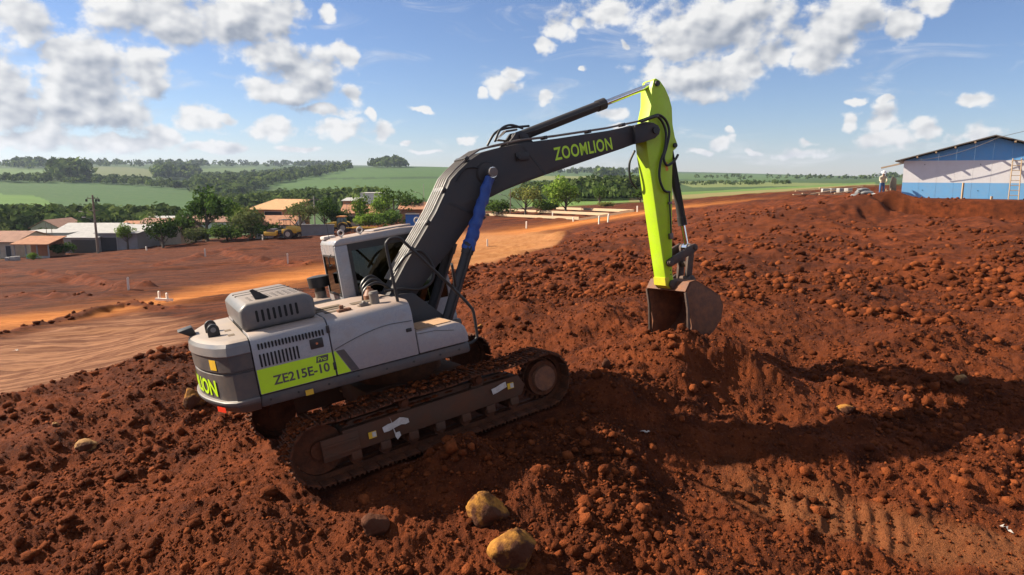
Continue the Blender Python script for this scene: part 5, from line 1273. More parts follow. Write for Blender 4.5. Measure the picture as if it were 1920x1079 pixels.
def house_at(name, u0, u1, dep, deep, wh, wall, roof, kind, label, openings=(), rise=.9, rot=0.0, cat='house', sink=.0, over=.35, base=None):
    x0, y0, z0 = place(u0, dep); x1, y1, _ = place(u1, dep)
    W_ = math.hypot(x1 - x0, y1 - y0)
    zb = min(z0, place((u0 + u1) / 2, dep)[2], place(u1, dep)[2]) if base is None else base
    t = empty(name, (x0, y0, zb - sink), rot)
    MB().bx(0, W_, 0, deep, -1.2, wh).build('wall', WM[wall], t)
    if kind == 'gable_x':        # ridge along the facade
        pr = [(-over, wh - .05), (deep / 2, wh + rise), (deep + over, wh - .05), (deep + over, wh + .06), (deep / 2, wh + rise + .12), (-over, wh + .06)]
        MB().prism(pr, -over, W_ + over, 'x').build('roof', RM[roof], t)
        for q in (0, W_ - .12): MB().prism([(0, wh), (deep, wh), (deep / 2, wh + rise - .02)], q, q + .12, 'x').build('gable', WM[wall], t)
    elif kind == 'gable_y':      # gable faces the street
        pr = [(-over, wh - .05), (W_ / 2, wh + rise), (W_ + over, wh - .05), (W_ + over, wh + .06), (W_ / 2, wh + rise + .12), (-over, wh + .06)]
        MB().prism(pr, -over, deep + over, 'y').build('roof', RM[roof], t)
        MB().prism([(0, wh), (W_, wh), (W_ / 2, wh + rise - .02)], .0, .12, 'y').build('gable', WM[wall], t)
    elif kind == 'shed':         # falls towards the street
        pr = [(-over, wh), (deep + over, wh + rise), (deep + over, wh + rise + .1), (-over, wh + .1)]
        MB().prism(pr, -over, W_ + over, 'x').build('roof', RM[roof], t)
        for q in (0, W_ - .12): MB().prism([(0, wh), (deep, wh), (deep, wh + rise - .05)], q, q + .12, 'x').build('gable', WM[wall], t)
    else:
        MB().bx(-.1, W_ + .1, -.1, deep + .1, wh, wh + .12).build('roof', WM['concrete'] if roof is None else RM[roof], t)
    for (a, b_, za, zc, mt, nm) in openings:
        o = MB().bx(a * W_, b_ * W_, -.02, .06, za, zc).build(nm, WM[mt], t)
        f = .07
        MB().bx(a * W_ - f, a * W_, -.05, .04, za, zc + f).bx(b_ * W_, b_ * W_ + f, -.05, .04, za, zc + f).bx(a * W_, b_ * W_, -.05, .04, zc, zc + f).build('frame', WM['lgrey'], o)
    return tag(t, label, cat, HG)
house_at('house', -70, 26, 106, 9, 2.7, 'cream', 'tile2', 'gable_x', 'low house with a weathered tile roof beside the tiled porch', [(.55, .68, .9, 2.0, 'dark', 'window'), (.8, .9, 0, 2.1, 'door', 'door')], 1.3)
house_at('parapet_building', 22, 128, 122, 8, 3.4, 'lgrey', None, 'flat', 'long building with a plain grey parapet wall behind the tiled porch', [(.1, .2, 1.2, 2.3, 'dark', 'window')], cat='building')
house_at('house', 104, 214, 128, 9, 3.3, 'grey', 'fibre', 'gable_x', 'house with a broad pale fibre cement roof behind the garages', [(.05, .35, 1.2, 2.6, 'dark', 'window')], 1.2)
house_at('garage', 118, 180, 110, 7, 2.5, 'lgrey', 'fibre', 'shed', 'garage with a wide grey green roller door beside the power pole', [(.22, .97, 0, 2.2, 'door2', 'garage_door')], .9, cat='garage')
house_at('garage', 181, 256, 111, 8, 3.0, 'grey', 'fibre', 'shed', 'grey garage with a black double door, lit pale roof', [(.04, .48, 0, 2.35, 'door', 'garage_door')], .8, cat='garage')
house_at('house', 254, 338, 118, 8, 3.0, 'cream', 'tile2', 'gable_x', 'house with a pinkish tile roof behind the globe shaped tree', [(.1, .5, .2, 2.3, 'dark', 'opening')], 1.4)
house_at('house', 58, 112, 150, 9, 3.6, 'cream', 'tile2', 'gable_y', 'far house whose brown tiled gable rises behind the parapet wall', [(.4, .6, 1.2, 2.2, 'dark', 'window')], 1.7)
house_at('house', 222, 300, 152, 8, 3.0, 'lgrey', 'tile', 'gable_x', 'far house with an orange tile roof behind the garage roofs', [(.2, .35, 1, 2.2, 'dark', 'window')], 1.2)
house_at('house', 268, 352, 172, 9, 3.8, 'white', 'fibre', 'gable_x', 'distant white house with a pale roof below the valley woods', [(.2, .35, 1, 2.2, 'dark', 'window')], 1.2)
house_at('house', 345, 440, 150, 8, 3.4, 'white', 'tile2', 'gable_x', 'distant house with a brown roof behind the tallest tree', [(.2, .35, 1, 2.2, 'dark', 'window')], 1.2)
house_at('brick_house', 468, 540, 124, 9, 5.0, 'brick', 'orange', 'shed', 'unplastered two storey brick house with a sloping orange roof', [(.48, .97, 3.2, 4.7, 'dark', 'balcony_opening'), (.1, .22, 3.2, 4.3, 'dark', 'window')], 1.5, rot=RAD(-14))
house_at('house', 478, 550, 114, 7, 2.3, 'white', 'tile', 'gable_x', 'low house with a red orange tile roof in front of the brick house', [(.6, .85, .3, 1.8, 'dark', 'window')], 1.3)
house_at('boundary_wall', 538, 626, 114, .25, 2.0, 'grey', None, 'flat', 'grey plastered boundary wall behind the road roller', cat='wall')
house_at('house', 640, 712, 138, 8, 2.8, 'cream', 'tile', 'gable_x', 'house with a red tile roof behind the tractor cab', [(.2, .4, 1, 2.2, 'dark', 'window')], 1.5)
house_at('brick_shed', 645, 673, 150, 5, 5.2, 'brick', 'fibre', 'shed', 'narrow brick shed behind the red tile roof', [(.2, .45, 3.4, 4.6, 'dark', 'window')], .5, cat='shed')
house_at('white_block', 678, 716, 160, 7, 6.6, 'white', None, 'flat', 'tall windowless white block behind the bright slim tree', cat='building')
house_at('house', 750, 822, 136, 8, 2.6, 'brick', 'tile', 'gable_x', 'house with an orange tile roof behind the blue wall, next to the boom', [(.2, .4, .8, 1.9, 'dark', 'window')], 1.2)
house_at('blue_wall', 761, 786, 118, .3, 2.2, 'blue', None, 'flat', 'short bright blue wall beside the layered tree', cat='wall')
# tiled porch
px0, py0, pz0 = place(22, 102); px1 = place(86, 102)[0]
t = empty('tiled_porch', (px0, py0, pz0)); Wp = px1 - px0
MB().prism([(-.4, 2.15), (4.2, 3.0), (4.2, 3.12), (-.4, 2.27)], -.3, Wp + .3, 'x').build('roof', RM['tile'], t)
for i in range(4): MB().bx(Wp * i / 3 - .08, Wp * i / 3 + .08, .0, .16, -.8, 2.2).build('post', WM['concrete'], t)
MB().bx(0, Wp, 3.6, 3.8, -.8, 2.9).build('back_wall', WM['brick'], t)
MB().bx(Wp * .36, Wp * .66, -.12, .0, -.5, .75).build('turquoise_panel', WM['turq'], t)
MB().bx(Wp * .66, Wp, -.1, .0, -.5, .45).build('low_wall', WM['lgrey'], t)
tag(t, 'open porch with an orange tile roof on posts and a turquoise low wall', 'porch', HG)
for i in range(3):
    x, y, z = place(8 + i * 9, 99)
    tag(MB().box((x, y, z + .25), (.55 + .1 * i, .5, .5 + .12 * i), Matrix.Rotation(.3 * i, 3, 'Z')).build('masonry_block', WM['concrete'], None, bevel=.04), 'pale masonry block lying in front of the low tiled house', 'block', 'blocks in front of the low house')

# ------------------------------------------------------------------ poles and lamps
PG = 'utility poles and lamps of the village'
M['pole'] = paint('weathered_pole', (.21, .16, .12), .9, scale=2, var=.2); M['cpole'] = paint('concrete_pole', (.34, .31, .27), .9, scale=2)
def pole(u, dep, h, label, arm=0, cross=0, drums=0, r=.13, mat='cpole', lamp=0, name='utility_pole', cat='pole'):
    x, y, z = place(u, dep); t = empty(name, (x, y, z))
    MB().tube([(0, 0, -.5), (0, 0, h * .5), (0, 0, h)], [r * 1.25, r, r * .75], 10).build('post', M[mat], t)
    for k in range(cross): MB().box((0, 0, h - .5 - k * 1.9), (1.9 - .5 * k, .09, .10)).build('crossarm', M['pole'], t)
    for q in (-.75, .25, .75)[:3 if cross else 0]: MB().cyl((q, 0, h - .45), (q, 0, h - .25), .04, .02, n=6).build('insulator', M['dark'], t)
    for k in range(drums): MB().cyl(((-.95, .55, .95)[k], -.1, h - 1.0), ((-.95, .55, .95)[k], -.1, h - .62), .16, n=10).build('cut_out_drum', M['dark'], t)
    for k in range(lamp):
        s = -1 if k == 0 else -.8
        l = MB().tube([(0, 0, h * .62 - k * .9), (s * .9, -.2, h * .62 + .7 - k * .9), (s * 1.7, -.3, h * .62 + .9 - k * .9)], .04, 6).build('lamp_arm', M['steel'], t)
        MB().box((s * 1.9, -.3, h * .62 + .92 - k * .9), (.5, .2, .1)).build('lamp_head', M['white'], l, bevel=.02)
    return tag(t, label, cat, PG)
pole(180, 106, 9.0, 'weathered utility pole with black drums on its crossarm beside the garages', cross=2, drums=3, lamp=2, mat='pole', r=.17)
pole(591, 116, 6.4, 'concrete pole with a street lamp arm next to the tractor', lamp=1, cross=1, r=.12)
pole(957, 124, 4.9, 'slim pole with a lamp arm seen under the boom', lamp=1, r=.08, mat='pole')
pole(87, 112, 5.2, 'thin dark steel post behind the tiled porch', r=.05, mat='pole', name='steel_post', cat='post')
pole(97, 112, 5.2, 'thin dark steel post behind the tiled porch', r=.05, mat='pole', name='steel_post', cat='post')
pole(240, 122, 4.9, 'thin dark post above the pinkish tile roof', r=.05, mat='pole', name='steel_post', cat='post')
pole(251, 122, 4.9, 'thin dark post above the pinkish tile roof', r=.05, mat='pole', name='steel_post', cat='post')
pole(652, 130, 5.0, 'thin post at the corner of the narrow brick shed', r=.05, mat='pole', name='steel_post', cat='post')
pole(796, 150, 7.0, 'far street lamp beside the boom foot', lamp=1, r=.07, name='street_lamp', cat='lamp')

# ------------------------------------------------------------------ survey stakes, boards and foundation beams
M['stake'] = paint('whitewashed_wood', (.72, .66, .56), .8, scale=6, var=.1); M['beam'] = paint('pale_formwork', (.44, .32, .20), .85, scale=2, var=.15)
SG = 'white survey stakes on the earthworks'
_fb = 'white survey stake standing among the foundation strips'
_hr = 'white survey stake in the pair beside the haul road past the foundation strips'
_bd = 'short white stake at the end of the white board'
STK = [(385,482,.9,'white survey stake on the dark graded lot in front of the tallest tree'),(540,497,.9,'white survey stake on the dark ridge beside the haul road, before the roller'),(241,543,.8,'white survey stake above the long dark windrow of the lower lot'),(299,562,.5,_bd),(314,566,.5,_bd),
 (493,451,.9,'white survey stake in front of the olive green shrub'),(606,459,.9,'white survey stake just behind the rear edge of the cab'),(764,410,.8,'white survey stake in front of the blue wall'),(987,429,1.0,'lone white survey stake in front of the foundation strips, under the boom'),(1123,421,.9,_hr),(1140,418,.8,_hr),(1195,398,.75,'white survey stake at the end of the farthest foundation strip'),(1036,405,.5,_fb),(1075,416,.6,_fb),(914,462,.6,'small white stake on the tan pad beside the tarp wrapped cylinder'),(275,470,.6,'small white stake at the foot of the globe shaped tree')]
for u, v, h, lab in STK:
    p = on_ground(u, v, 60); dd = math.hypot(p[0], p[1])
    w = .035 + .0004 * dd
    o = MB().prism([(-w, -.2), (w, -.2), (w, h - .04), (0, h), (-w, h - .04)], -w, w).build('survey_stake', M['stake'], None); o.location = p; o.rotation_euler = (random.uniform(-.06, .06), random.uniform(-.06, .06), random.uniform(0, 1))
    tag(o, lab, 'stake', SG)
p = on_ground(308, 566, 40); tag(MB().box((p[0], p[1], p[2] + .12), (1.1, .12, .12), Matrix.Rotation(-.25, 3, 'Z')).build('white_board', M['stake'], None), 'white board lying between two short stakes by the haul road', 'board')
BG = 'foundation strips laid out in a grid'
for (a, b_, lab_) in [((1007, 390), (1189, 397), 'farthest long pale foundation strip, nearest to the bright round tree'), ((945, 395), (1142, 404), 'middle long pale foundation strip of the grid'), ((912, 404), (1086, 412), 'long pale foundation strip of the grid on the side of the tan pad'), ((890, 409), (1007, 390), 'cross strip closing the foundation grid on the side of the lamp pole'), ((1086, 414), (1189, 398), 'cross strip closing the foundation grid along the haul road')]:
    A_ = on_ground(a[0], a[1], 110); B_ = on_ground(b_[0], b_[1], 110); k = 14; mb = MB(); up_ = 0.0
    for i in range(k):
        s0 = A_ + (B_ - A_) * i / k; s1 = A_ + (B_ - A_) * (i + 1) / k
        up_ = max(up_, gz(s0[0], s0[1]) - s0[2])
    c0 = Vector(A_) + Vector((0, 0, up_ * .8 + .05)); c1 = Vector(B_) + Vector((0, 0, up_ * .8 + .05)); d = c1 - c0
    mb.box((c0 + c1) / 2, (d.length, .18, .42), d.to_track_quat('X', 'Z').to_matrix())
    tag(mb.build('foundation_strip', M['beam'], None), lab_, 'foundation', BG)
# ------------------------------------------------------------------ machines parked by the village
M['catyel'] = paint('machine_yellow', (.62, .36, .03), .45, dust=.35, dustcol=(.33, .17, .07), scale=2); M['tyre'] = paint('dusty_tyre', (.035, .028, .024), .9, dust=.5, dustcol=(.16, .08, .045), scale=4)
M['rim'] = paint('pale_rim', (.48, .43, .36), .6, dust=.4, scale=5); M['orange'] = paint('orange_roof_paint', (.62, .25, .05), .5); M['cglass'] = paint('reflecting_cab_glass', (.10, .15, .16), .08)
def wheel(par, x, y, z, r, w):
    o = MB()
    prof = [(r * .55, -w / 2), (r * .86, -w / 2), (r * .97, -w * .36), (r, -w * .15), (r, w * .15), (r * .97, w * .36), (r * .86, w / 2), (r * .55, w / 2)]
    rings = [[(x + p * math.cos(a), y + q, z + p * math.sin(a)) for p, q in prof] for a in np.linspace(0, 2 * math.pi, 29)]
    o.loft(rings, cap=False); wl = o.build('tyre', M['tyre'], par)
    lug = MB()
    for i in range(18):
        a = 2 * math.pi * i / 18; lug.box((x + r * math.cos(a), y, z + r * math.sin(a)), (.07, w * .9, .06), Matrix.Rotation(-a, 3, 'Y') @ Matrix.Rotation(.35, 3, 'X'))
    lug.build('tread_lugs', M['tyre'], wl, smooth=False)
    MB().cyl((x, y - w * .38, z), (x, y + w * .38, z), r * .56, n=24).cyl((x, y - w * .46, z), (x, y + w * .46, z), r * .2, n=12).build('rim', M['rim'], wl)
    return wl
def parked(name, u, v, rz, label, cat):
    p = on_ground(u, v, 110); t = empty(name, p, rz); return tag(t, label, cat)
# road roller, drum to the left (local -x is the front)
t = parked('road_roller', 531, 448, RAD(-8), 'yellow single drum road roller with a dark canopy frame by the shrubs', 'road roller')
fr = MB().bx(-2.7, -2.5, -1.05, 1.05, .55, 1.05).bx(-2.6, -.6, -1.08, -.95, .45, 1.0).bx(-2.6, -.6, .95, 1.08, .45, 1.0).bx(-.8, -.6, -1.0, 1.0, .5, 1.2).build('drum_frame', M['catyel'], t, bevel=.03)
MB().cyl((-1.65, -.93, .75), (-1.65, .93, .75), .75, n=36).build('drum', M['steel'], t)
MB().bx(-.6, .3, -.5, .5, .6, 1.3).build('articulation_joint', M['dark'], t, bevel=.04)
MB().prism([(.2, .8), (2.6, .85), (2.75, 1.15), (2.6, 1.75), (1.0, 2.0), (.85, 1.5), (.2, 1.45)], -.85, .85).build('rear_body', M['catyel'], t, bevel=.06)
MB().bx(2.3, 2.78, -.7, .7, .7, 1.0).build('rear_grille', M['dark'], t, bevel=.03)
wheel(t, 1.35, -.95, .75, .75, .55); wheel(t, 1.35, .95, .75, .75, .55)
ro = MB()
for x in (-.1, .95):
    for y in (-.7, .7): ro.cyl((x, y, 1.3), (x + .02, y, 2.85), .045, n=8)
ro.build('canopy_posts', M['dark'], t); MB().bx(-.25, 1.15, -.85, .85, 2.85, 2.95).build('canopy_roof', M['dark'], t, bevel=.03)
MB().bx(.3, .75, -.3, .3, 1.45, 1.62).bx(.68, .78, -.28, .28, 1.6, 2.05).build('driver_seat', M['dark'], t, bevel=.03)
MB().cyl((.0, .0, 1.3), (-.12, 0, 1.75), .03, n=8).cyl((-.14, 0, 1.74), (-.10, 0, 1.77), .2, n=16).build('steering_wheel', M['dark'], t)
# tractor facing left
t = parked('farm_tractor', 638, 438, RAD(-6), 'yellow farm tractor with an orange cab roof pulling a disc harrow', 'tractor')
MB().prism([(-2.5, .95), (-.3, .95), (-.3, 1.85), (-1.2, 1.80), (-2.3, 1.62), (-2.52, 1.45)], -.42, .42).build('bonnet', M['catyel'], t, bevel=.06)
MB().bx(-2.6, -2.45, -.35, .35, .8, 1.4).build('grille', M['dark'], t); MB().bx(-2.4, .9, -.3, .3, .6, .95).build('chassis', M['dark'], t)
cb = MB().bx(-.3, 1.1, -.75, .75, 1.0, 1.55).build('cab_base', M['dark'], t, bevel=.04)
MB().prism([(-.35, 1.55), (1.05, 1.55), (.95, 2.65), (-.15, 2.65)], -.72, .72).build('cab_glass', M['cglass'], t, bevel=.05)
for x, y in ((-.27, -.74), (-.27, .74), (.42, -.75), (.42, .75), (1.0, -.74), (1.0, .74)): MB().cyl((x, y, 1.5), (x * .9, y, 2.68), .04, n=6).build('cab_post', M['dark'], cb)
MB().prism([(-.35, 2.65), (1.15, 2.65), (1.05, 2.85), (-.2, 2.85)], -.82, .82).build('cab_roof', M['orange'], t, bevel=.05)
MB().cyl((-1.1, .3, 1.8), (-1.1, .3, 2.6), .05, n=8).build('exhaust', M['dark'], t)
for s in (-1, 1):
    wheel(t, .85, s * .95, .88, .88, .5); wheel(t, -1.85, s * .9, .62, .62, .38)
    MB().prism([(.0, 1.3), (.3, 1.75), (.85, 1.88), (1.4, 1.75), (1.6, 1.5), (1.5, 1.5), (1.2, 1.68), (.85, 1.78), (.4, 1.65)], s * .95 - .28, s * .95 + .28).build('mudguard', M['catyel'], t)
t = parked('disc_harrow', 684, 437, RAD(-4), 'low yellow disc harrow with rows of dark discs behind the tractor', 'harrow')
MB().bx(-2.0, 2.0, -.08, .08, .75, .92).bx(-1.9, 1.9, -1.0, -.85, .75, .9).bx(-1.9, 1.9, .85, 1.0, .75, .9).bx(-1.9, -1.75, -1, 1, .76, .89).bx(1.75, 1.9, -1, 1, .76, .89).bx(-3.0, -1.9, -.06, .06, .7, .85).build('frame', M['catyel'], t, bevel=.02)
for row in (-.92, .92):
    for i in range(11):
        x = -1.8 + .36 * i
        MB().cyl((x - .02, row, .33), (x + .02, row, .33), .33, .30, n=18).build('disc', M['steel'], t)
    MB().cyl((-1.85, row, .33), (1.85, row, .33), .04, n=8).build('disc_shaft', M['steel'], t)

# ------------------------------------------------------------------ blue and white shed on the terrace
B0 = at_z(1689, 371, -1.75)
SW, SD, SHh, SAP, = 10.5, 9.0, 2.72, 4.22
shed = empty('painted_shed', (B0[0], B0[1], CAMZ - 1.74), math.atan2(td[1], td[0]))
tag(shed, 'gabled building painted blue and white on the terrace cut into the red earth', 'building')
def wallpaint(name, c): return paint(name, c, .7, scale=1.2, var=.06, dust=.15, dustcol=(.45, .34, .26))
M['sw'] = wallpaint('white_shed_paint', (.74, .73, .74)); M['sb'] = wallpaint('sky_blue_shed_paint', (.17, .43, .74)); M['sd'] = wallpaint('deep_blue_shed_paint', (.13, .40, .76))
M['wood'] = paint('raw_timber', (.40, .28, .17), .85, scale=4, var=.2); M['roofd'] = ribbed('old_roof_sheet', (.08, .07, .06), (.17, .14, .12), 8)
MB().bx(0, SW, .02, SD, -.6, .02).build('plinth', WM['concrete'], shed)
npan = 10
for i in range(npan):
    a = SW * i / npan + .004; c = SW * (i + 1) / npan - .004; j = .003 * (i % 3)
    MB().bx(a, c, j, .10, .0, 1.08).build('lower_panel', M['sb'], shed)
    MB().bx(a, c, j + .002, .10, 1.081, SHh - .10).build('upper_panel', M['sw'], shed)
gl = lambda x: SHh - .10 + (SAP - SHh) * (1 - abs(x - SW / 2) / (SW / 2)) + .02
for i in range(npan):
    a = SW * i / npan + .004; c = SW * (i + 1) / npan - .004
    MB().prism([(a, SHh - .099), (c, SHh - .099), (c, gl(c)), (a, gl(a))] if i != npan // 2 - 1 or True else [], .004, .10).build('gable_panel', M['sd'], shed)
MB().bx(0, .1, .1, SD, 0, SHh - .1).bx(SW - .1, SW, .1, SD, 0, SHh - .1).bx(0, SW, SD - .1, SD, 0, SHh - .1).build('other_walls', M['sw'], shed)
ro = MB(); e_ = .55; sl_ = (SAP - SHh) / (SW / 2)
ro.prism([(-.55, SHh - .55 * sl_), (SW / 2, SAP), (SW + .55, SHh - .55 * sl_), (SW + .55, SHh - .55 * sl_ + .07), (SW / 2, SAP + .08), (-.55, SHh - .55 * sl_ + .07)], -e_, SD + .4); ro.build('roof', M['roofd'], shed)
for i in range(1, 10):
    x = -.3 + (SW + .6) * i / 10
    if abs(x - SW / 2) < .3: continue
    zz = SAP - abs(x - SW / 2) * sl_ - .07
    MB().bx(x - .05, x + .05, -e_ - .10, .3, zz - .07, zz + .04).build('purlin_end', M['wood'], shed)
for k in range(2): MB().box((-.75, 1.2 + k * .25, 2.35 - .06 * k), (1.6, .22, .05), Matrix.Rotation(RAD(-14), 3, 'Y')).build('eaves_board', M['wood'], shed)
for x in (1.3, 4.6, 8.4):
    for z in (.55, 2.35): MB().cyl((x, -.012, z), (x, .02, z), .03, n=10).build('bolt', M['dark'], shed)
# ladder against the wall
la = empty('ladder', tuple(Vector(shed.matrix_basis @ Vector((6.6, -.75, -.02)))), math.atan2(td[1], td[0])); tag(la, 'wooden ladder leaning on the white wall of the painted shed', 'ladder')
for x in (-.24, .24): MB().tube([(x * 1.15, 0, 0), (x, .70, 2.75)], .035, 6).build('rail', M['wood'], la)
for i in range(8): MB().tube([(-.26, .08 + .083 * i, .3 + .33 * i), (.26, .08 + .083 * i, .3 + .33 * i)], .024, 6).build('rung', M['wood'], la)
def shed_pt(x, y, z): return shed.matrix_basis @ Vector((x, y, z))
def prop(mb, name, mat, at, label, cat, group=None, rz=0.0, bevel=0.0):
    o = mb.build(name, mat, None, bevel=bevel); o.location = at; o.rotation_euler = (0, 0, rz); return tag(o, label, cat, group)
def sag(a, b_, s, k=14): return [Vector(a).lerp(Vector(b_), i / k) - Vector((0, 0, s * 4 * (i / k) * (1 - i / k))) for i in range(k + 1)]
tag(MB().tube(sag(shed_pt(.9, -.62, 2.65), shed_pt(5.4, -.64, 4.1), .25) + sag(shed_pt(5.4, -.64, 4.12), shed_pt(15.5, -1, 7.4), .2)[1:], .016, 5).build('power_cable', M['steel'], None), 'thin cable drooping along the shed gable and up to the pole', 'cable')
tag(MB().tube([shed_pt(15.5, -1, -1), shed_pt(15.5, -1, 7.6)], .12, 8).build('service_pole', M['dark'], None), 'dark pole that carries the cable beyond the painted shed', 'pole')
prop(MB().bx(-.05, .05, -.05, .05, -.5, 1.1), 'timber_post', M['wood'], shed_pt(3.7, -.95, 0), 'single timber post on the bank in front of the lower blue panels', 'post')
prop(MB().bx(-.06, .06, -.05, .05, -.4, .2), 'timber_peg', M['wood'], shed_pt(5.4, -.6, 0), 'short timber peg at the edge of the terrace', 'peg')
prop(MB().tube([(0, 0, -.6), (0, 0, .55)], .10, 12), 'drain_pipe', M['sw'], shed_pt(-.85, -1.3, -.55), 'white plastic pipe standing up in the trench beside the shed', 'pipe')
prop(MB().prism([(-.45, 0), (.35, 0), (.25, 1.35), (-.25, 1.5), (-.45, 1.0)], -.03, .03), 'leaning_sheet', paint('dark_board', (.07, .055, .045), .8), shed_pt(-.55, .4, 0), 'dark sheet of board leaning against the corner of the shed', 'board', rz=.5)
for i, (dx, dy, h) in enumerate([(-.95, -.1, .62), (-.85, -.25, .5), (-.65, -.3, .72), (-.5, -.45, .55)]):
    prop(MB().bx(-.03, .03, -.03, .03, -.3, h), 'setting_out_peg', M['wood'], shed_pt(dx, dy - .3, 0), 'pale setting out peg standing beside the corner of the shed', 'peg', 'pegs by the shed corner')
def lumpy(name, at, sx, sy, sz, mat, label, cat, seed, group=None):
    g = np.random.default_rng(seed); bv, bf = ico(3)
    d = 1 + .12 * np.sin(bv @ g.normal(0, 3, 3)) + .07 * np.sin(bv @ g.normal(0, 6, 3))
    w = bv * d[:, None]; w = np.sign(w) * np.abs(w) ** .8 * np.array([sx, sy, sz])
    mb = MB(); mb.add(w, [tuple(f) for f in bf]); return prop(mb, name, mat, at, label, cat, group, rz=g.uniform(-.4, .4))
M['sack'] = paint('grey_sack', (.17, .175, .18), .7, scale=4, var=.3, bump=.5); M['pale_sack'] = paint('white_sack', (.6, .6, .58), .7, scale=4, bump=.5)
for i, (dx, dy, dz) in enumerate([(-2.75, -.5, .12), (-2.25, -.4, .12), (-2.6, -.35, .34), (-2.2, -.55, .33), (-2.45, -.4, .54)]):
    lumpy('plastic_sack', shed_pt(dx, dy, dz - .02), .48, .32, .15, M['sack'], 'dark grey sack in the pile on the soil beside the worker', 'sack', 30 + i, 'pile of dark sacks')
lumpy('cement_bag', shed_pt(-1.55, -.75, .14), .42, .28, .17, M['pale_sack'], 'white bag lying at the feet of the worker', 'bag', 40)
# timber and rubble heap on the far crest
g = np.random.default_rng(9)
for i in range(9):
    u = 1500 + 11 * i + g.uniform(-5, 5); p = on_ground(u, 368 - 4 * (i % 3), 65)
    prop(MB().box((0, 0, .10 + .05 * (i % 3)), (g.uniform(1.6, 3.2), .16, .07), Matrix.Rotation(g.uniform(-.25, .12), 3, 'Y')), 'plank', M['beam'], p, 'pale plank in the heap of timber on the crest of the slope', 'plank', 'planks heaped on the crest', rz=g.uniform(-.5, .5))
for i in range(4):
    p = on_ground(1548 + 14 * i, 362, 66); prop(MB().box((0, 0, .2), (.75, .4, .4)), 'concrete_block', WM['concrete'], p, 'grey concrete block behind the heap of planks', 'block', 'concrete blocks on the crest', rz=.2 * i, bevel=.02)

# ------------------------------------------------------------------ the worker by the shed corner
wp = shed_pt(-1.25, -.35, 0); wpz = gz(wp.x, wp.y)
wk = empty('person', (wp.x, wp.y, wpz), RAD(160)); tag(wk, 'person in pale shirt, blue jeans and white hat leaning forward beside the shed', 'person')
def skin_mesh(name, verts, edges, radii, root, mats, pick, parent):
    m_ = bpy.data.meshes.new(name); m_.from_pydata(verts, edges, []); o = link(name, m_, parent)
    o.modifiers.new('skin', 'SKIN'); sv = m_.skin_vertices[0].data
    for i, r in enumerate(radii): sv[i].radius = (r, r) if not isinstance(r, tuple) else r
    sv[root].use_root = True
    sub = o.modifiers.new('sub', 'SUBSURF'); sub.levels = 2; sub.render_levels = 2
    dg = bpy.context.evaluated_depsgraph_get(); me2 = bpy.data.meshes.new_from_object(o.evaluated_get(dg)); o.modifiers.clear(); o.data = me2
    for mt in mats: me2.materials.append(mt)
    for p in me2.polygons: p.material_index = pick(p.center)
    me2.shade_smooth(); return o
V_ = [(0, 0, .93), (0, .05, 1.08), (0, .16, 1.26), (0, .27, 1.42), (0, .33, 1.50), (0, .37, 1.58), (0, .39, 1.68)]
E_ = [(0, 1), (1, 2), (2, 3), (3, 4), (4, 5), (5, 6)]; R_ = [(.15, .12), (.15, .11), (.17, .12), (.15, .11), .055, .085, .09]
for s in (-1, 1):
    b_ = len(V_); V_ += [(s * .10, .0, .86), (s * .12, .04 + .05 * s, .48), (s * .13, -.02 + .05 * s, .09), (s * .14, .12 + .05 * s, .04)]; E_ += [(0, b_), (b_, b_ + 1), (b_ + 1, b_ + 2), (b_ + 2, b_ + 3)]; R_ += [.095, .068, .05, .045]
    b_ = len(V_); V_ += [(s * .19, .26, 1.40), (s * .24, .36, 1.16), (s * .17, .56, 1.06), (s * .155, .63, 1.045)]; E_ += [(3, b_), (b_, b_ + 1), (b_ + 1, b_ + 2), (b_ + 2, b_ + 3)]; R_ += [.062, .047, .036, .035]
    for k in range(5):
        c = len(V_); fx = s * .155 + (k - 2) * .020; V_ += [(fx, .69 if k else .66, 1.04), (fx + (.0 if k else -.02 * s), .72 + .01 * (k in (2, 3)) - (.03 if not k else 0), 1.01)]; E_ += [(b_ + 3, c), (c, c + 1)]; R_ += [.010, .008]
M['jeans'] = paint('blue_denim', (.06, .14, .30), .85, scale=6); M['shirt'] = paint('pale_shirt', (.52, .46, .34), .85, scale=6); M['skin'] = paint('skin', (.30, .17, .11), .6)
skin_mesh('body', V_, E_, R_, 0, [M['jeans'], M['shirt'], M['skin']], lambda c: 0 if c.z < .98 and c.y < .45 else (2 if c.z > 1.50 or c.y > .55 else 1), wk)
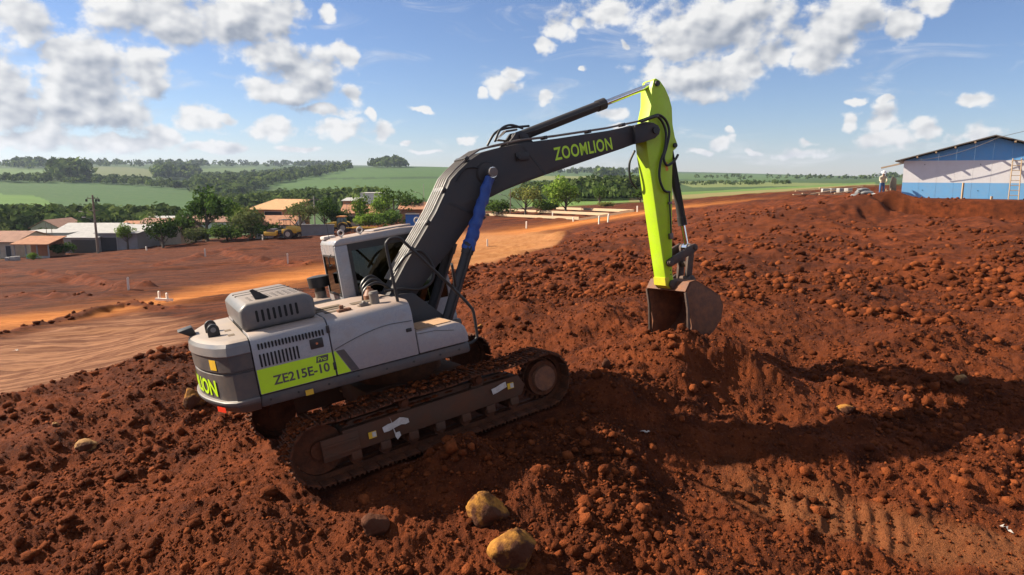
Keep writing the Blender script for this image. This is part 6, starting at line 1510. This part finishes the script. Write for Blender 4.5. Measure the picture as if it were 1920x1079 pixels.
ht = MB().cyl((0, .40, 1.72), (0, .41, 1.74), .20, .19, n=18).cyl((0, .41, 1.74), (0, .42, 1.84), .12, .09, n=18); ht.build('hat', M['sw'], wk, bevel=.01)
for s in (-1, 1): MB().box((s * .14, .10 + .05 * s, .035), (.10, .27, .09)).build('boot', M['dark'], wk, bevel=.03)

# ------------------------------------------------------------------ scraps on the soil
sc_ = paint('white_scrap', (.50, .44, .38), .8)
for i, (u, v, l, lab) in enumerate([(1885, 998, .20, 'crumpled pale scrap at the end of the track printed lane'), (1210, 818, .26, 'long pale scrap in the shadow below the mound'), (30, 660, .30, 'white scrap lying on the smooth streaked pad')]):
    p = on_ground(u, v, 9); g = np.random.default_rng(i); k = 6; l *= .6
    mb = MB(); T_ = [(l * (j / (k - 1) - .5), .05 * g.normal(), .03 + .03 * g.random()) for j in range(k)]; T2 = [(a + .02 * g.normal(), b_ + l * .22 + .02 * g.normal(), c + .02 * g.normal()) for a, b_, c in T_]
    mb.add(T_ + T2, [(j, j + 1, j + 1 + k, j + k) for j in range(k - 1)])
    prop(mb, 'litter_scrap', sc_, p, lab, 'litter', 'white scraps of litter on the soil', rz=g.uniform(0, 3))

# ------------------------------------------------------------------ haze: the air over the valley
hb = MB().bx(-4700, 4700, -4700, 4700, -160, 125)
hm = bpy.data.materials.new('thin_haze'); hm.use_nodes = True; nt = hm.node_tree; nt.nodes.clear()
pv = N(nt, 'ShaderNodeVolumePrincipled'); pv.inputs['Color'].default_value = (.64, .75, 1.0, 1); pv.inputs['Density'].default_value = .00009; pv.inputs['Anisotropy'].default_value = .2
o_ = N(nt, 'ShaderNodeOutputMaterial'); nt.links.new(pv.outputs[0], o_.inputs['Volume'])
hz_ = hb.build('haze', hm, None, smooth=False)
tag(hz_, 'thin bluish haze over the valley and the far hills', 'haze', kind='stuff')
scene.cycles.max_bounces = 6; scene.cycles.diffuse_bounces = 2; scene.cycles.glossy_bounces = 3; scene.cycles.transparent_max_bounces = 12; scene.cycles.volume_bounces = 0
